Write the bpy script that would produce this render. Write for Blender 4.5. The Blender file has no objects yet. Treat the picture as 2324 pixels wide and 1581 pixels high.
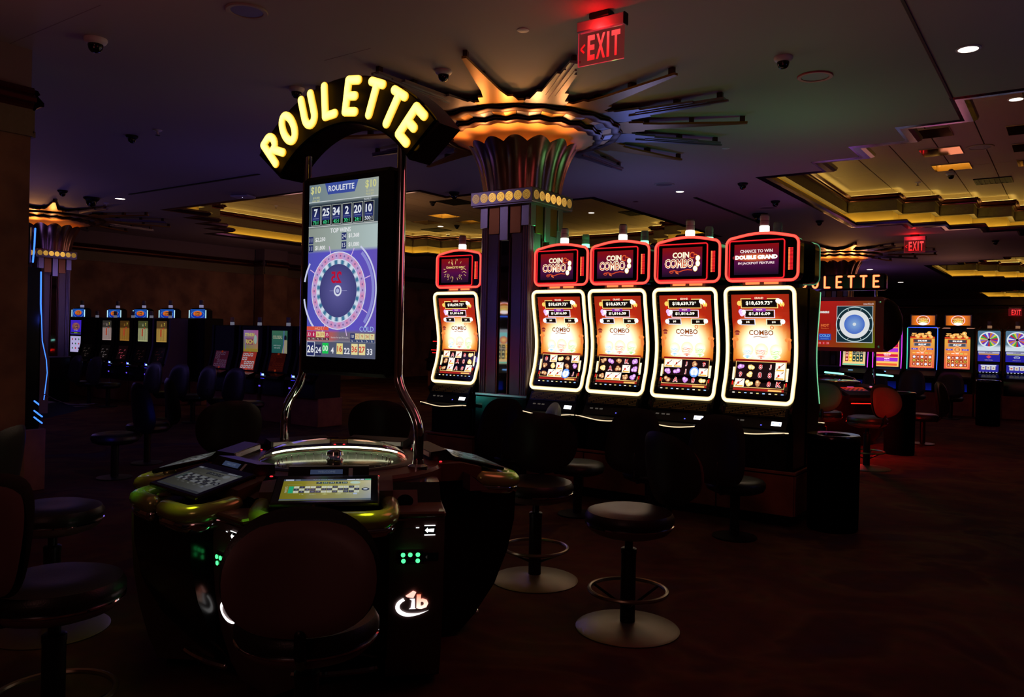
import bpy, math, random
from math import sin, cos, pi, radians, sqrt, hypot
from mathutils import Vector, Matrix

C = bpy.context.scene.collection
SC = bpy.context.scene
random.seed(7)

# ------------------------------------------------------------------ camera
F_PX, U0, V0, EYE = 1813.0, 1162.0, 758.0, 1.55
YAW, ROLL = radians(35.18), 0.02
FW = Vector((-sin(YAW), cos(YAW), 0))
R0 = Vector((cos(YAW), sin(YAW), 0))
RT = R0 * cos(ROLL) + Vector((0, 0, sin(ROLL)))
UP = -R0 * sin(ROLL) + Vector((0, 0, cos(ROLL)))
cd = bpy.data.cameras.new('camera')
cam = bpy.data.objects.new('camera', cd)
C.objects.link(cam)
m = Matrix.Identity(4)
for i in range(3):
    m[i][0], m[i][1], m[i][2] = RT[i], UP[i], -FW[i]
m.translation = (0, 0, EYE)
cam.matrix_world = m
cd.sensor_width = 36.0
cd.lens = F_PX / 2324 * 36.0
cd.shift_y = (V0 - 790.5) / 2324
cd.clip_start, cd.clip_end = 0.05, 200
SC.camera = cam

# ------------------------------------------------------------------ world, exposure
w = bpy.data.worlds.new('world'); SC.world = w
w.use_nodes = True
w.node_tree.nodes['Background'].inputs[0].default_value = (0.010, 0.008, 0.012, 1)
w.node_tree.nodes['Background'].inputs[1].default_value = 0.1
SC.view_settings.view_transform = 'Standard'
SC.view_settings.look = 'None'
SC.view_settings.exposure = 0.0
SC.view_settings.gamma = 1.0
SC.view_settings.use_curve_mapping = False
SC.cycles.max_bounces = 4
SC.cycles.diffuse_bounces = 2
SC.cycles.glossy_bounces = 2
SC.cycles.transmission_bounces = 4
SC.cycles.transparent_max_bounces = 6
SC.cycles.sample_clamp_indirect = 3.0
SC.cycles.caustics_reflective = False
SC.cycles.caustics_refractive = False
SC.cycles.use_denoising = True
SC.cycles.use_adaptive_sampling = True
SC.cycles.adaptive_threshold = 0.06
SC.cycles.adaptive_min_samples = 16


def lin(c):
    return tuple((x / 255 / 12.92) if x / 255 <= 0.04045 else ((x / 255 + 0.055) / 1.055) ** 2.4 for x in c)


def lamp(name, loc, col, watts, radius=0.25, kind='POINT', spot=None, aim=None, spec=1.0):
    d = bpy.data.lights.new(name, kind)
    d.energy, d.color = watts, lin(col)
    d.specular_factor = spec
    if kind == 'AREA':
        d.size = radius
    else:
        d.shadow_soft_size = radius
    if spot:
        d.spot_size, d.spot_blend = radians(spot), 0.9
    o = bpy.data.objects.new(name, d)
    C.objects.link(o)
    o.location = loc
    if aim is not None:
        o.rotation_euler = (Vector(aim) - Vector(loc)).to_track_quat('-Z', 'Y').to_euler()
    return o


H = 3.79          # main ceiling
H2 = 4.50         # upper ceiling inside the coffers
# coloured fill lights without fixtures, added to tint the ceiling and the floor
lamp('fill_uplight', (-4.6, 0.9, 2.1), (255, 132, 132), 32, .5, 'SPOT', 150, (-4.6, 0.9, 4), spec=.2)
for loc, col, e, r in (((-1.4, 3.6, 2.2), (255, 112, 120), 9, .5), ((-1.0, -1.6, 2.6), (255, 170, 160), 13, .5),
                       ((-2.3, 8.3, 2.55), (140, 255, 170), 6, .3), ((-5.0, 10.2, 2.2), (130, 146, 240), 21, .3), ((-3.4, 13.0, 2.3), (160, 120, 245), 11, .4),
                       ((-9.0, 6.8, 1.8), (120, 100, 235), 13, .5), ((-13.5, 5.5, 2.2), (150, 116, 255), 9, .4), ((-2.0, 17.0, 2.4), (210, 90, 170), 8, .4),
                       ((0.8, 6.5, 2.3), (110, 116, 200), 7, .4), ((-5.5, 26.0, 2.4), (170, 110, 220), 20, .5), ((-12.5, 13.0, 3.2), (255, 190, 150), 20, .5),
                       ((-15.5, 6.2, 1.6), (150, 130, 255), 9, .3), ((-2.6, 24.0, 2.6), (255, 170, 140), 12, .5), ((-15.4, 13.0, 2.7), (255, 180, 170), 15, .5)):
    lamp('fill_light', loc, col, e, r, spec=.25)
# coloured spots without fixtures, added to brighten the column shafts
lamp('column_fill', (-13.3, 9.40, 3.5), (170, 150, 255), 190, .35, 'SPOT', 26, (-16.6, 7.75, 1.9))
lamp('column_fill', (-7.3, 4.1, 2.95), (146, 130, 255), 150, .35, 'SPOT', 22, (-4.9, 6.72, 1.6))
lamp('column_fill', (-7.3, 4.1, 3.65), (200, 170, 230), 40, .35, 'SPOT', 18, (-4.9, 6.72, 2.75))
lamp('column_fill', (-7.2, 4.2, 1.0), (255, 90, 100), 60, .12, 'SPOT', 14, (-4.9, 6.72, 1.25))
lamp('column_fill', (-7.2, 4.2, .8), (60, 220, 200), 45, .12, 'SPOT', 11, (-4.9, 6.72, .95))

# ------------------------------------------------------------------ materials
MATS = {}


def mat(name, col, rough=.5, metal=0.0, spec=.5, coat=0.0, bump=None, mix=None, trans=0.0):
    """col: sRGB 0-255.  bump=(kind, scale, strength)  mix=(scale, col2, detail)"""
    ma = bpy.data.materials.new(name)
    ma.use_nodes = True
    nt = ma.node_tree
    b = nt.nodes['Principled BSDF']
    b.inputs['Base Color'].default_value = (*lin(col), 1)
    b.inputs['Roughness'].default_value = rough
    b.inputs['Metallic'].default_value = metal
    b.inputs['Specular IOR Level'].default_value = spec
    b.inputs['Coat Weight'].default_value = coat
    b.inputs['Transmission Weight'].default_value = trans
    tc = nt.nodes.new('ShaderNodeTexCoord')
    if mix:
        nz = nt.nodes.new('ShaderNodeTexNoise')
        nz.inputs['Scale'].default_value = mix[0]
        nz.inputs['Detail'].default_value = mix[2] if len(mix) > 2 else 4
        nt.links.new(tc.outputs['Object'], nz.inputs['Vector'])
        mx = nt.nodes.new('ShaderNodeMix'); mx.data_type = 'RGBA'
        rp = nt.nodes.new('ShaderNodeValToRGB')
        rp.color_ramp.elements[0].position, rp.color_ramp.elements[1].position = .35, .65
        nt.links.new(nz.outputs['Fac'], rp.inputs['Fac'])
        nt.links.new(rp.outputs['Color'], mx.inputs[0])
        mx.inputs[6].default_value = (*lin(col), 1)
        mx.inputs[7].default_value = (*lin(mix[1]), 1)
        nt.links.new(mx.outputs[2], b.inputs['Base Color'])
    if bump:
        k, s, st = bump
        if k == 'noise':
            t = nt.nodes.new('ShaderNodeTexNoise'); t.inputs['Scale'].default_value = s
            nt.links.new(tc.outputs['Object'], t.inputs['Vector']); out = t.outputs['Fac']
        elif k == 'frieze':
            t = nt.nodes.new('ShaderNodeTexVoronoi'); t.inputs['Scale'].default_value = s
            t.feature = 'F1'; t.distance = 'CHEBYCHEV'
            nt.links.new(tc.outputs['Object'], t.inputs['Vector']); out = t.outputs['Distance']
        else:
            t = nt.nodes.new('ShaderNodeTexWave'); t.inputs['Scale'].default_value = s
            t.bands_direction = k.upper(); t.wave_profile = 'SIN'
            nt.links.new(tc.outputs['Object'], t.inputs['Vector']); out = t.outputs['Fac']
        bp = nt.nodes.new('ShaderNodeBump')
        bp.inputs['Strength'].default_value = st
        bp.inputs['Distance'].default_value = .006
        nt.links.new(out, bp.inputs['Height'])
        nt.links.new(bp.outputs['Normal'], b.inputs['Normal'])
    MATS[name] = ma
    return ma


def glow_mat(name, sampling='AUTO', rough=.12, spec=.3):
    ma = bpy.data.materials.new(name); ma.use_nodes = True
    nt = ma.node_tree; b = nt.nodes['Principled BSDF']
    a = nt.nodes.new('ShaderNodeAttribute'); a.attribute_name = 'Col'
    b.inputs['Base Color'].default_value = (.004, .004, .005, 1)
    b.inputs['Roughness'].default_value = rough
    b.inputs['Specular IOR Level'].default_value = spec
    nt.links.new(a.outputs['Color'], b.inputs['Emission Color'])
    b.inputs['Emission Strength'].default_value = 1.0
    ma.cycles.emission_sampling = sampling
    return ma


GLOW = glow_mat('lit_surface')
PRINT = glow_mat('lit_print', 'NONE')
M_CEIL = mat('ceiling_paint', (168, 160, 156), .7, bump=('noise', 60, .05))
M_UPC = mat('upper_ceiling_paint', (176, 160, 126), .6, bump=('noise', 90, .05))
M_DARK = mat('dark_reveal', (6, 6, 7), .6)
M_GOLD = mat('cove_wallcovering', (214, 184, 92), .6, bump=('z', 40, .25))
M_FRZ = mat('frieze_relief', (118, 108, 78), .55, bump=('frieze', 16, .8))
M_CROWN = mat('crown_lacquer', (92, 40, 38), .22, .55, .5)
M_LIP = mat('lip_lacquer', (88, 62, 100), .18, .85)
M_ARM = mat('arm_rest_metallic', (176, 190, 110), .2, .55)
M_DOT = mat('grille_dot', (168, 150, 84), .5)
M_SMIRR = mat('clear_mirror', (196, 196, 206), .03, 1.0)
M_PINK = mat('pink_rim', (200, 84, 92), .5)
M_DECKB = mat('deck_black', (12, 12, 13), .42, spec=.3)
M_WALL = mat('mottled_wallcovering', (158, 118, 86), .8, mix=(2.2, (116, 84, 64), 8))
M_UPW = mat('upper_wall_paint', (128, 110, 110), .75)
M_PLAST = mat('white_plastic', (214, 212, 218), .45)
M_GREYP = mat('grey_plastic', (120, 118, 122), .5)
M_BLACK = mat('black_gloss', (9, 9, 11), .16, spec=.5)
M_BLKM = mat('black_matte', (10, 10, 11), .55, spec=.25)
M_VOID = mat('black_fabric', (5, 5, 6), .9, spec=.05)
M_CHROME = mat('chrome', (222, 222, 228), .07, 1.0)
M_SILV = mat('brushed_silver', (150, 142, 154), .36, .85, bump=('noise', 40, .1))
M_RIB = mat('ribbed_metal', (150, 138, 150), .42, .7, bump=('x', 62, .8))
M_RIBY = mat('ribbed_metal_side', (150, 138, 150), .42, .7, bump=('y', 62, .8))
M_BRONZE = mat('bronze_panel', (150, 96, 52), .4, .8)
M_GOLDM = mat('gold_leaf', (176, 128, 64), .36, .85, bump=('noise', 20, .1))
M_COPPER = mat('copper_flutes', (176, 140, 124), .26, .95)
M_RING = mat('dark_copper_ridge', (86, 48, 38), .34, .75)
M_BOWL = mat('amber_bowl', (232, 160, 92), .5)
M_CHERRY = mat('plinth_laminate', (160, 98, 66), .6, mix=(5, (130, 78, 54), 4))
M_LEATH = mat('black_leather', (34, 33, 30), .38, spec=.45, bump=('noise', 160, .12))
M_SHELL = mat('chair_shell', (112, 80, 80), .45)
M_BASE = mat('olive_metal', (130, 122, 96), .42, .55)
M_POST = mat('post_black', (12, 12, 12), .4)
M_RAIL = mat('pewter', (150, 140, 116), .3, .85)
M_DECK = mat('walnut_deck', (94, 64, 42), .45, coat=.2)
M_TAUPE = mat('taupe_panel', (104, 78, 78), .5)
M_GREEN = mat('green_baize', (64, 150, 84), .6, mix=(30, (14, 50, 30), 3))
M_WOOD = mat('wheel_wood', (120, 70, 30), .3, coat=.4)
M_MIRR = mat('mirror_tint', (212, 150, 96), .06, 1.0)
M_GLASS = None
M_RED = mat('red_enamel', (96, 14, 12), .35)
M_PURP = mat('purple_side', (86, 70, 104), .45)


def make_glass():
    ma = bpy.data.materials.new('clear_dome'); ma.use_nodes = True
    nt = ma.node_tree
    for n in list(nt.nodes):
        nt.nodes.remove(n)
    out = nt.nodes.new('ShaderNodeOutputMaterial')
    mx = nt.nodes.new('ShaderNodeMixShader'); tr = nt.nodes.new('ShaderNodeBsdfTransparent')
    gl = nt.nodes.new('ShaderNodeBsdfGlossy'); gl.inputs['Roughness'].default_value = .04
    fr = nt.nodes.new('ShaderNodeFresnel'); fr.inputs['IOR'].default_value = 1.4
    tr.inputs['Color'].default_value = (.93, .95, .9, 1)
    ge = nt.nodes.new('ShaderNodeNewGeometry')
    inv = nt.nodes.new('ShaderNodeMath'); inv.operation = 'SUBTRACT'; inv.inputs[0].default_value = 1.0
    mu = nt.nodes.new('ShaderNodeMath'); mu.operation = 'MULTIPLY'
    nt.links.new(ge.outputs['Backfacing'], inv.inputs[1]); nt.links.new(inv.outputs[0], mu.inputs[0]); nt.links.new(fr.outputs[0], mu.inputs[1])
    nt.links.new(mu.outputs[0], mx.inputs[0])
    nt.links.new(tr.outputs[0], mx.inputs[1]); nt.links.new(gl.outputs[0], mx.inputs[2])
    nt.links.new(mx.outputs[0], out.inputs[0])
    return ma


M_GLASS = make_glass()


def make_acrylic():
    ma = bpy.data.materials.new('edge_lit_acrylic'); ma.use_nodes = True
    nt = ma.node_tree
    for n in list(nt.nodes):
        nt.nodes.remove(n)
    out = nt.nodes.new('ShaderNodeOutputMaterial')
    mx = nt.nodes.new('ShaderNodeMixShader'); tr = nt.nodes.new('ShaderNodeBsdfTransparent')
    em = nt.nodes.new('ShaderNodeEmission')
    em.inputs['Color'].default_value = (.16, .008, .01, 1); em.inputs['Strength'].default_value = 1.0
    tr.inputs['Color'].default_value = (.95, .85, .85, 1)
    mx.inputs[0].default_value = .32
    nt.links.new(tr.outputs[0], mx.inputs[1]); nt.links.new(em.outputs[0], mx.inputs[2])
    nt.links.new(mx.outputs[0], out.inputs[0])
    return ma


M_ACRY = make_acrylic()


def make_carpet():
    ma = bpy.data.materials.new('patterned_carpet'); ma.use_nodes = True
    nt = ma.node_tree; b = nt.nodes['Principled BSDF']
    b.inputs['Roughness'].default_value = .95; b.inputs['Specular IOR Level'].default_value = .08
    tc = nt.nodes.new('ShaderNodeTexCoord')
    n1 = nt.nodes.new('ShaderNodeTexNoise'); n1.inputs['Scale'].default_value = .9; n1.inputs['Detail'].default_value = 3
    n1.inputs['Distortion'].default_value = 1.2
    n2 = nt.nodes.new('ShaderNodeTexVoronoi'); n2.inputs['Scale'].default_value = 1.1
    n3 = nt.nodes.new('ShaderNodeTexNoise'); n3.inputs['Scale'].default_value = 9; n3.inputs['Detail'].default_value = 6
    for n in (n1, n2, n3):
        nt.links.new(tc.outputs['Object'], n.inputs['Vector'])
    r1 = nt.nodes.new('ShaderNodeValToRGB')
    e = r1.color_ramp.elements
    e[0].position, e[0].color = .30, (*lin((78, 50, 46)), 1)
    e[1].position, e[1].color = .72, (*lin((70, 60, 82)), 1)
    x = e.new(.45); x.color = (*lin((98, 54, 46)), 1)
    x = e.new(.54); x.color = (*lin((118, 86, 56)), 1)
    x = e.new(.60); x.color = (*lin((84, 46, 46)), 1)
    nt.links.new(n1.outputs['Fac'], r1.inputs['Fac'])
    r2 = nt.nodes.new('ShaderNodeValToRGB')
    r2.color_ramp.elements[0].color = (*lin((140, 100, 66)), 1); r2.color_ramp.elements[0].position = .05
    r2.color_ramp.elements[1].color = (*lin((84, 50, 48)), 1); r2.color_ramp.elements[1].position = .55
    nt.links.new(n2.outputs['Distance'], r2.inputs['Fac'])
    mx = nt.nodes.new('ShaderNodeMix'); mx.data_type = 'RGBA'; mx.inputs[0].default_value = .4
    nt.links.new(r1.outputs[0], mx.inputs[6]); nt.links.new(r2.outputs[0], mx.inputs[7])
    m2 = nt.nodes.new('ShaderNodeMix'); m2.data_type = 'RGBA'; m2.blend_type = 'MULTIPLY'; m2.inputs[0].default_value = .6
    nt.links.new(mx.outputs[2], m2.inputs[6]); nt.links.new(n3.outputs['Color'], m2.inputs[7])
    nt.links.new(m2.outputs[2], b.inputs['Base Color'])
    bp = nt.nodes.new('ShaderNodeBump'); bp.inputs['Strength'].default_value = .3
    nt.links.new(n3.outputs['Fac'], bp.inputs['Height']); nt.links.new(bp.outputs[0], b.inputs['Normal'])
    return ma


M_CARPET = make_carpet()

# ------------------------------------------------------------------ mesh builder
class MB:
    def __init__(s):
        s.v, s.f, s.c, s.mi = [], [], [], []
        s.M = None

    def add(s, vs, fs, col=None, mi=0):
        o = len(s.v)
        for p in vs:
            p = Vector(p)
            s.v.append(s.M @ p if s.M else p)
        for f in fs:
            s.f.append([i + o for i in f]); s.mi.append(mi)
        if callable(col):
            s.c += [col(Vector(p)) for p in vs]
        elif isinstance(col, list):
            s.c += col
        else:
            s.c += [col or (0, 0, 0)] * len(vs)
        return s

    def box(s, c, d, bev=0.0, col=None):
        x, y, z = (k / 2 for k in d)
        if bev <= 0:
            vs = [(c[0] + i * x, c[1] + j * y, c[2] + k * z) for i in (-1, 1) for j in (-1, 1) for k in (-1, 1)]
            return s.add(vs, [(0, 1, 3, 2), (4, 6, 7, 5), (0, 4, 5, 1), (2, 3, 7, 6), (0, 2, 6, 4), (1, 5, 7, 3)], col)
        b = min(bev, x * .9, y * .9, z * .9)
        vs, idx = [], {}
        for i in (-1, 1):
            for j in (-1, 1):
                for k in (-1, 1):
                    for a in range(3):
                        p = [i * (x - b), j * (y - b), k * (z - b)]
                        p[a] = (i * x, j * y, k * z)[a]
                        idx[(i, j, k, a)] = len(vs)
                        vs.append((c[0] + p[0], c[1] + p[1], c[2] + p[2]))
        fs = []
        for a in range(3):
            o1, o2 = (a + 1) % 3, (a + 2) % 3
            for sg in (-1, 1):
                q = []
                for e1, e2 in ((-1, -1), (1, -1), (1, 1), (-1, 1)):
                    t = [0, 0, 0]; t[a] = sg; t[o1] = e1; t[o2] = e2
                    q.append(idx[(*t, a)])
                fs.append(q if sg > 0 else q[::-1])
            for e1 in (-1, 1):
                for e2 in (-1, 1):
                    q = []
                    for sg in (-1, 1):
                        t = [0, 0, 0]; t[a] = sg; t[o1] = e1; t[o2] = e2
                        q.append((idx[(*t, o1)], idx[(*t, o2)]))
                    fs.append([q[0][0], q[1][0], q[1][1], q[0][1]])
        for i in (-1, 1):
            for j in (-1, 1):
                for k in (-1, 1):
                    fs.append([idx[(i, j, k, a)] for a in range(3)])
        return s.add(vs, fs, col)

    def prism(s, pts, ax, a, b, col=None):
        n = len(pts)
        def P(p, t):
            return {'x': (t, p[0], p[1]), 'y': (p[0], t, p[1]), 'z': (p[0], p[1], t)}[ax]
        vs = [P(p, a) for p in pts] + [P(p, b) for p in pts]
        fs = [list(range(n))[::-1], list(range(n, 2 * n))] + [(i, (i + 1) % n, n + (i + 1) % n, n + i) for i in range(n)]
        return s.add(vs, fs, col)

    def lathe(s, prof, n=24, c=(0, 0, 0), mod=None, col=None, a0=0.0, a1=2 * pi, cap=True):
        full = abs(a1 - a0 - 2 * pi) < 1e-6
        k = n if full else n + 1
        vs = []
        for j, (r, z) in enumerate(prof):
            for i in range(k):
                a = a0 + (a1 - a0) * i / n
                rr, zz = (r, z) if mod is None else mod(r, z, a, j)
                vs.append((c[0] + rr * cos(a), c[1] + rr * sin(a), c[2] + zz))
        fs = []
        for j in range(len(prof) - 1):
            for i in range(n):
                i2 = (i + 1) % k
                fs.append((j * k + i, j * k + i2, (j + 1) * k + i2, (j + 1) * k + i))
        if full and cap:
            if prof[0][0] > 1e-5: fs.append(list(range(k))[::-1])
            if prof[-1][0] > 1e-5: fs.append([(len(prof) - 1) * k + i for i in range(k)])
        return s.add(vs, fs, col)

    def tube(s, path, r, n=8, closed=False, up=None, col=None, round_cap=True, flat=1.0):
        """tube along a path; col may be f(cos) with cos = facing of the section direction `up`"""
        P = [Vector(p) for p in path]
        N = len(P)
        rings = []
        for i in range(N):
            if closed:
                t = (P[(i + 1) % N] - P[i - 1])
            else:
                t = P[min(i + 1, N - 1)] - P[max(i - 1, 0)]
            t.normalize()
            u = Vector(up) if up else (Vector((0, 0, 1)) if abs(t.z) < .9 else Vector((0, 1, 0)))
            u = (u - t * u.dot(t))
            if u.length < 1e-4:
                u = t.orthogonal()
            u.normalize()
            rings.append((P[i], t, u, t.cross(u)))
        if not closed and round_cap:
            p, t, u, w_ = rings[0]
            pre = [(p - t * r * sin(a), t, u, w_, cos(a)) for a in (1.45, .9, .45)]
            p, t, u, w_ = rings[-1]
            post = [(p + t * r * sin(a), t, u, w_, cos(a)) for a in (.45, .9, 1.45)]
            rings = pre + [(*q, 1.0) for q in rings] + post
        else:
            rings = [(*q, 1.0) for q in rings]
        vs, cc = [], []
        for p, t, u, w_, k in rings:
            for i in range(n):
                a = 2 * pi * i / n
                vs.append(p + u * (r * k * cos(a) * flat) + w_ * (r * k * sin(a)))
                if col and callable(col):
                    cc.append(col(cos(a) * (k if k > .2 else 0)))
        m_ = len(rings)
        fs = []
        for j in range(m_ if closed else m_ - 1):
            for i in range(n):
                j2 = (j + 1) % m_
                fs.append((j * n + i, j * n + (i + 1) % n, j2 * n + (i + 1) % n, j2 * n + i))
        if not closed:
            fs.append(list(range(n))[::-1]); fs.append([(m_ - 1) * n + i for i in range(n)])
        return s.add(vs, fs, cc if cc else col)

    def pad(s, wd, ht, t0, t1, ex=2.6, curve=0.0, n=36, rings=7, taper=0.0):
        """upholstered shield in the xz plane, -t0..t1 thick along y, edges rounded"""
        vs, fs = [], []
        def out(a):
            ca, sa = cos(a), sin(a)
            x = wd / 2 * math.copysign(abs(ca) ** (2 / ex), ca)
            z = ht / 2 * math.copysign(abs(sa) ** (2 / ex), sa)
            x *= 1 - taper * z / ht
            return x, z
        for side, t in ((-1, t0), (1, t1)):
            for j in range(rings):
                q = (j + 1) / rings
                for i in range(n):
                    x, z = out(2 * pi * i / n)
                    x *= q; z *= q
                    y = side * t * (1 - q ** 5) ** .5 if q < 1 else 0
                    y += curve * (x / (wd / 2)) ** 2
                    vs.append((x, y, z))
            vs.append((0, side * t, 0))
        L = rings * n + 1
        for sd in range(2):
            o = sd * L
            for j in range(rings - 1):
                for i in range(n):
                    q = [o + j * n + i, o + j * n + (i + 1) % n, o + (j + 1) * n + (i + 1) % n, o + (j + 1) * n + i]
                    fs.append(q if sd else q[::-1])
            for i in range(n):
                q = [o + L - 1, o + i, o + (i + 1) % n]
                fs.append(q[::-1] if sd else q)
        return s.add(vs, fs)

    def build(s, name, ma, parent=None, loc=None, smooth=True, angle=40):
        me = bpy.data.meshes.new(name)
        me.from_pydata([tuple(v) for v in s.v], [], s.f)
        mats = ma if isinstance(ma, (list, tuple)) else [ma]
        for k in mats:
            me.materials.append(k)
        if len(mats) > 1:
            me.polygons.foreach_set('material_index', s.mi)
        if any(c != (0, 0, 0) for c in s.c):
            at = me.color_attributes.new('Col', 'FLOAT_COLOR', 'POINT')
            at.data.foreach_set('color', [k for c in s.c for k in (*c[:3], 1.0)])
        if smooth:
            me.shade_smooth(); me.set_sharp_from_angle(angle=radians(angle))
        me.validate()
        o = bpy.data.objects.new(name, me)
        C.objects.link(o)
        if parent: o.parent = parent
        if loc is not None: o.location = loc
        return o


def thing(name, label, cat, loc=(0, 0, 0), rz=0.0, group=None):
    o = bpy.data.objects.new(name, None); C.objects.link(o)
    o.empty_display_size = .1
    o.location = loc; o.rotation_euler = (0, 0, rz)
    o['label'] = label; o['category'] = cat
    if group: o['group'] = group
    return o


def tag(o, label, cat, group=None):
    o['label'] = label; o['category'] = cat
    if group: o['group'] = group
    return o


def struct(o):
    o['kind'] = 'structure'
    return o


KIDS = {}


def dup(root, label=None, loc=None, rz=None):
    def rec(o, par):
        c = o.copy(); C.objects.link(c)
        if par: c.parent = par
        for ch in o.children:
            rec(ch, c)
        return c
    r = rec(root, None)
    if label: r['label'] = label
    if loc is not None: r.location = loc
    if rz is not None: r.rotation_euler = (0, 0, rz)
    return r


def on(u, v, h):
    """the point of the level plane z = h that lies under image point (u, v)"""
    d = FW + RT * ((u - U0) / F_PX) - UP * ((v - V0) / F_PX)
    return Vector((0, 0, EYE)) + d * ((h - EYE) / d.z)


# ------------------------------------------------------------------ flat print (screens)
_TXT = {}


def text_mesh(s, bold=.0):
    k = (s, bold)
    if k not in _TXT:
        cu = bpy.data.curves.new('t', 'FONT')
        cu.body = s; cu.resolution_u = 2; cu.offset = bold
        ob = bpy.data.objects.new('t', cu); C.objects.link(ob)
        bpy.context.view_layer.update()
        me = bpy.data.meshes.new_from_object(ob.evaluated_get(bpy.context.evaluated_depsgraph_get()))
        vs = [(v.co.x, v.co.y) for v in me.vertices]; fs = [tuple(p.vertices) for p in me.polygons]
        bpy.data.objects.remove(ob); bpy.data.curves.remove(cu); bpy.data.meshes.remove(me)
        x0 = min(v[0] for v in vs); x1 = max(v[0] for v in vs)
        y0 = min(v[1] for v in vs); y1 = max(v[1] for v in vs)
        _TXT[k] = ([((a - x0) / (x1 - x0), (b - y0) / (y1 - y0)) for a, b in vs], fs, (x1 - x0) / max(y1 - y0, 1e-6), y1 - y0)
    return _TXT[k]


class Art:
    def __init__(s, gain=1.0):
        s.mb_v, s.mb_f, s.mb_c, s.mi = [], [], [], []
        s.g = gain; s.lay = 1

    def col(s, c, g=None):
        g = s.g if g is None else g
        return tuple(x * g for x in lin(c))

    def raw(s, pts, fs, cols, lay, mi):
        o = len(s.mb_v)
        s.mb_v += [(x, y, lay) for x, y in pts]
        s.mb_f += [tuple(i + o for i in f) for f in fs]
        s.mi += [mi] * len(fs); s.mb_c += cols

    def bg(s, x0, y0, x1, y1, fn, nx=8, ny=16, lay=0):
        pts = [(x0 + (x1 - x0) * i / nx, y0 + (y1 - y0) * j / ny) for j in range(ny + 1) for i in range(nx + 1)]
        fs = [(j * (nx + 1) + i, j * (nx + 1) + i + 1, (j + 1) * (nx + 1) + i + 1, (j + 1) * (nx + 1) + i) for j in range(ny) for i in range(nx)]
        s.raw(pts, fs, [s.col(fn((p[0] - x0) / (x1 - x0), (p[1] - y0) / (y1 - y0))) for p in pts], lay, 0)

    def rect(s, cx, cy, wd, ht, c, lay=1, g=None, c2=None):
        n = max(1, int(ht / .035))
        pts, cols = [], []
        for j in range(n + 1):
            q = j / n
            cc = s.col(c, g) if c2 is None else tuple(a * (1 - q) + b * q for a, b in zip(s.col(c, g), s.col(c2, g)))
            for i in (-1, 1):
                pts.append((cx + i * wd / 2, cy - ht / 2 + ht * q)); cols.append(cc)
        s.raw(pts, [(2 * j, 2 * j + 1, 2 * j + 3, 2 * j + 2) for j in range(n)], cols, lay, 1)

    def ell(s, cx, cy, rx, ry, c, lay=1, n=16, c2=None, g=None, a0=0, a1=2 * pi):
        pts = [(cx, cy)] + [(cx + rx * cos(a0 + (a1 - a0) * i / n), cy + ry * sin(a0 + (a1 - a0) * i / n)) for i in range(n + 1)]
        e = s.col(c2 if c2 else c, g)
        s.raw(pts, [(0, i + 1, i + 2) for i in range(n)], [s.col(c, g)] + [e] * (n + 1), lay, 1)

    def ring(s, cx, cy, r, wd, c, lay=1, n=28, sy=1.0, a0=0, a1=2 * pi, g=None, cf=None):
        pts, cols = [], []
        for i in range(n + 1):
            a = a0 + (a1 - a0) * i / n
            for k in (r - wd / 2, r + wd / 2):
                pts.append((cx + k * cos(a), cy + k * sin(a) * sy)); cols.append(s.col(cf(i) if cf else c, g))
        s.raw(pts, [(2 * i, 2 * i + 1, 2 * i + 3, 2 * i + 2) for i in range(n)], cols, lay, 1)

    def poly(s, pts, c, lay=1, g=None):
        s.raw(list(pts), [tuple(range(len(pts)))], [s.col(c, g)] * len(pts), lay, 1)

    def line(s, pts, wd, c, lay=1, g=None):
        for (x0, y0), (x1, y1) in zip(pts, pts[1:]):
            L = hypot(x1 - x0, y1 - y0) or 1e-6
            nx, ny = -(y1 - y0) / L * wd / 2, (x1 - x0) / L * wd / 2
            s.raw([(x0 + nx, y0 + ny), (x0 - nx, y0 - ny), (x1 - nx, y1 - ny), (x1 + nx, y1 + ny)], [(0, 1, 2, 3)], [s.col(c, g)] * 4, lay, 1)

    def text(s, t, cx, cy, ht, c, lay=2, wd=None, bold=.0, al='c', g=None, c2=None, flip=False, slant=0.0, rot=0.0):
        vs, fs, asp, _h = text_mesh(t, bold)
        W = wd if wd else ht * asp
        x0 = cx - W / 2 if al == 'c' else (cx if al == 'l' else cx - W)
        pts, cols = [], []
        a, b = s.col(c, g), s.col(c2 if c2 else c, g)
        for x, y in vs:
            xx = (1 - x) if flip else x
            px, py = x0 + xx * W + slant * (y - .5) * ht, cy + (y - .5) * ht
            if rot:
                dx, dy = px - cx, py - cy
                px, py = cx + dx * cos(rot) - dy * sin(rot), cy + dx * sin(rot) + dy * cos(rot)
            pts.append((px, py)); cols.append(tuple(p * (1 - y) + q * y for p, q in zip(a, b)))
        s.raw(pts, fs, cols, lay, 1)

    def otext(s, t, cx, cy, ht, c, co, b, lay=2, lay2=4, wd=None, c2=None, g=None, bi=.0):
        """lettering with an outline of the same letters drawn b em larger all round"""
        _v, _f, asp, h0 = text_mesh(t, bi)
        W = wd if wd else ht * asp
        kx, ky = W / (h0 * asp), ht / h0
        s.text(t, cx, cy, ht + 2 * (b - bi) * ky, co, lay, wd=W + 2 * (b - bi) * kx, bold=b, g=g)
        s.text(t, cx, cy, ht, c, lay2, wd=W, c2=c2, bold=bi)

    def build(s, name, parent, fmap=None, loc=None, rot=None, step=.0007):
        mb = MB()
        f = fmap or (lambda x, y, d: (x, -d, y))
        mb.v = [Vector(f(x, y, l * step)) for x, y, l in s.mb_v]
        mb.f = s.mb_f; mb.c = s.mb_c; mb.mi = s.mi
        o = mb.build(name, [GLOW, PRINT], parent, loc, smooth=False)
        if rot: o.rotation_euler = rot
        return o


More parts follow.
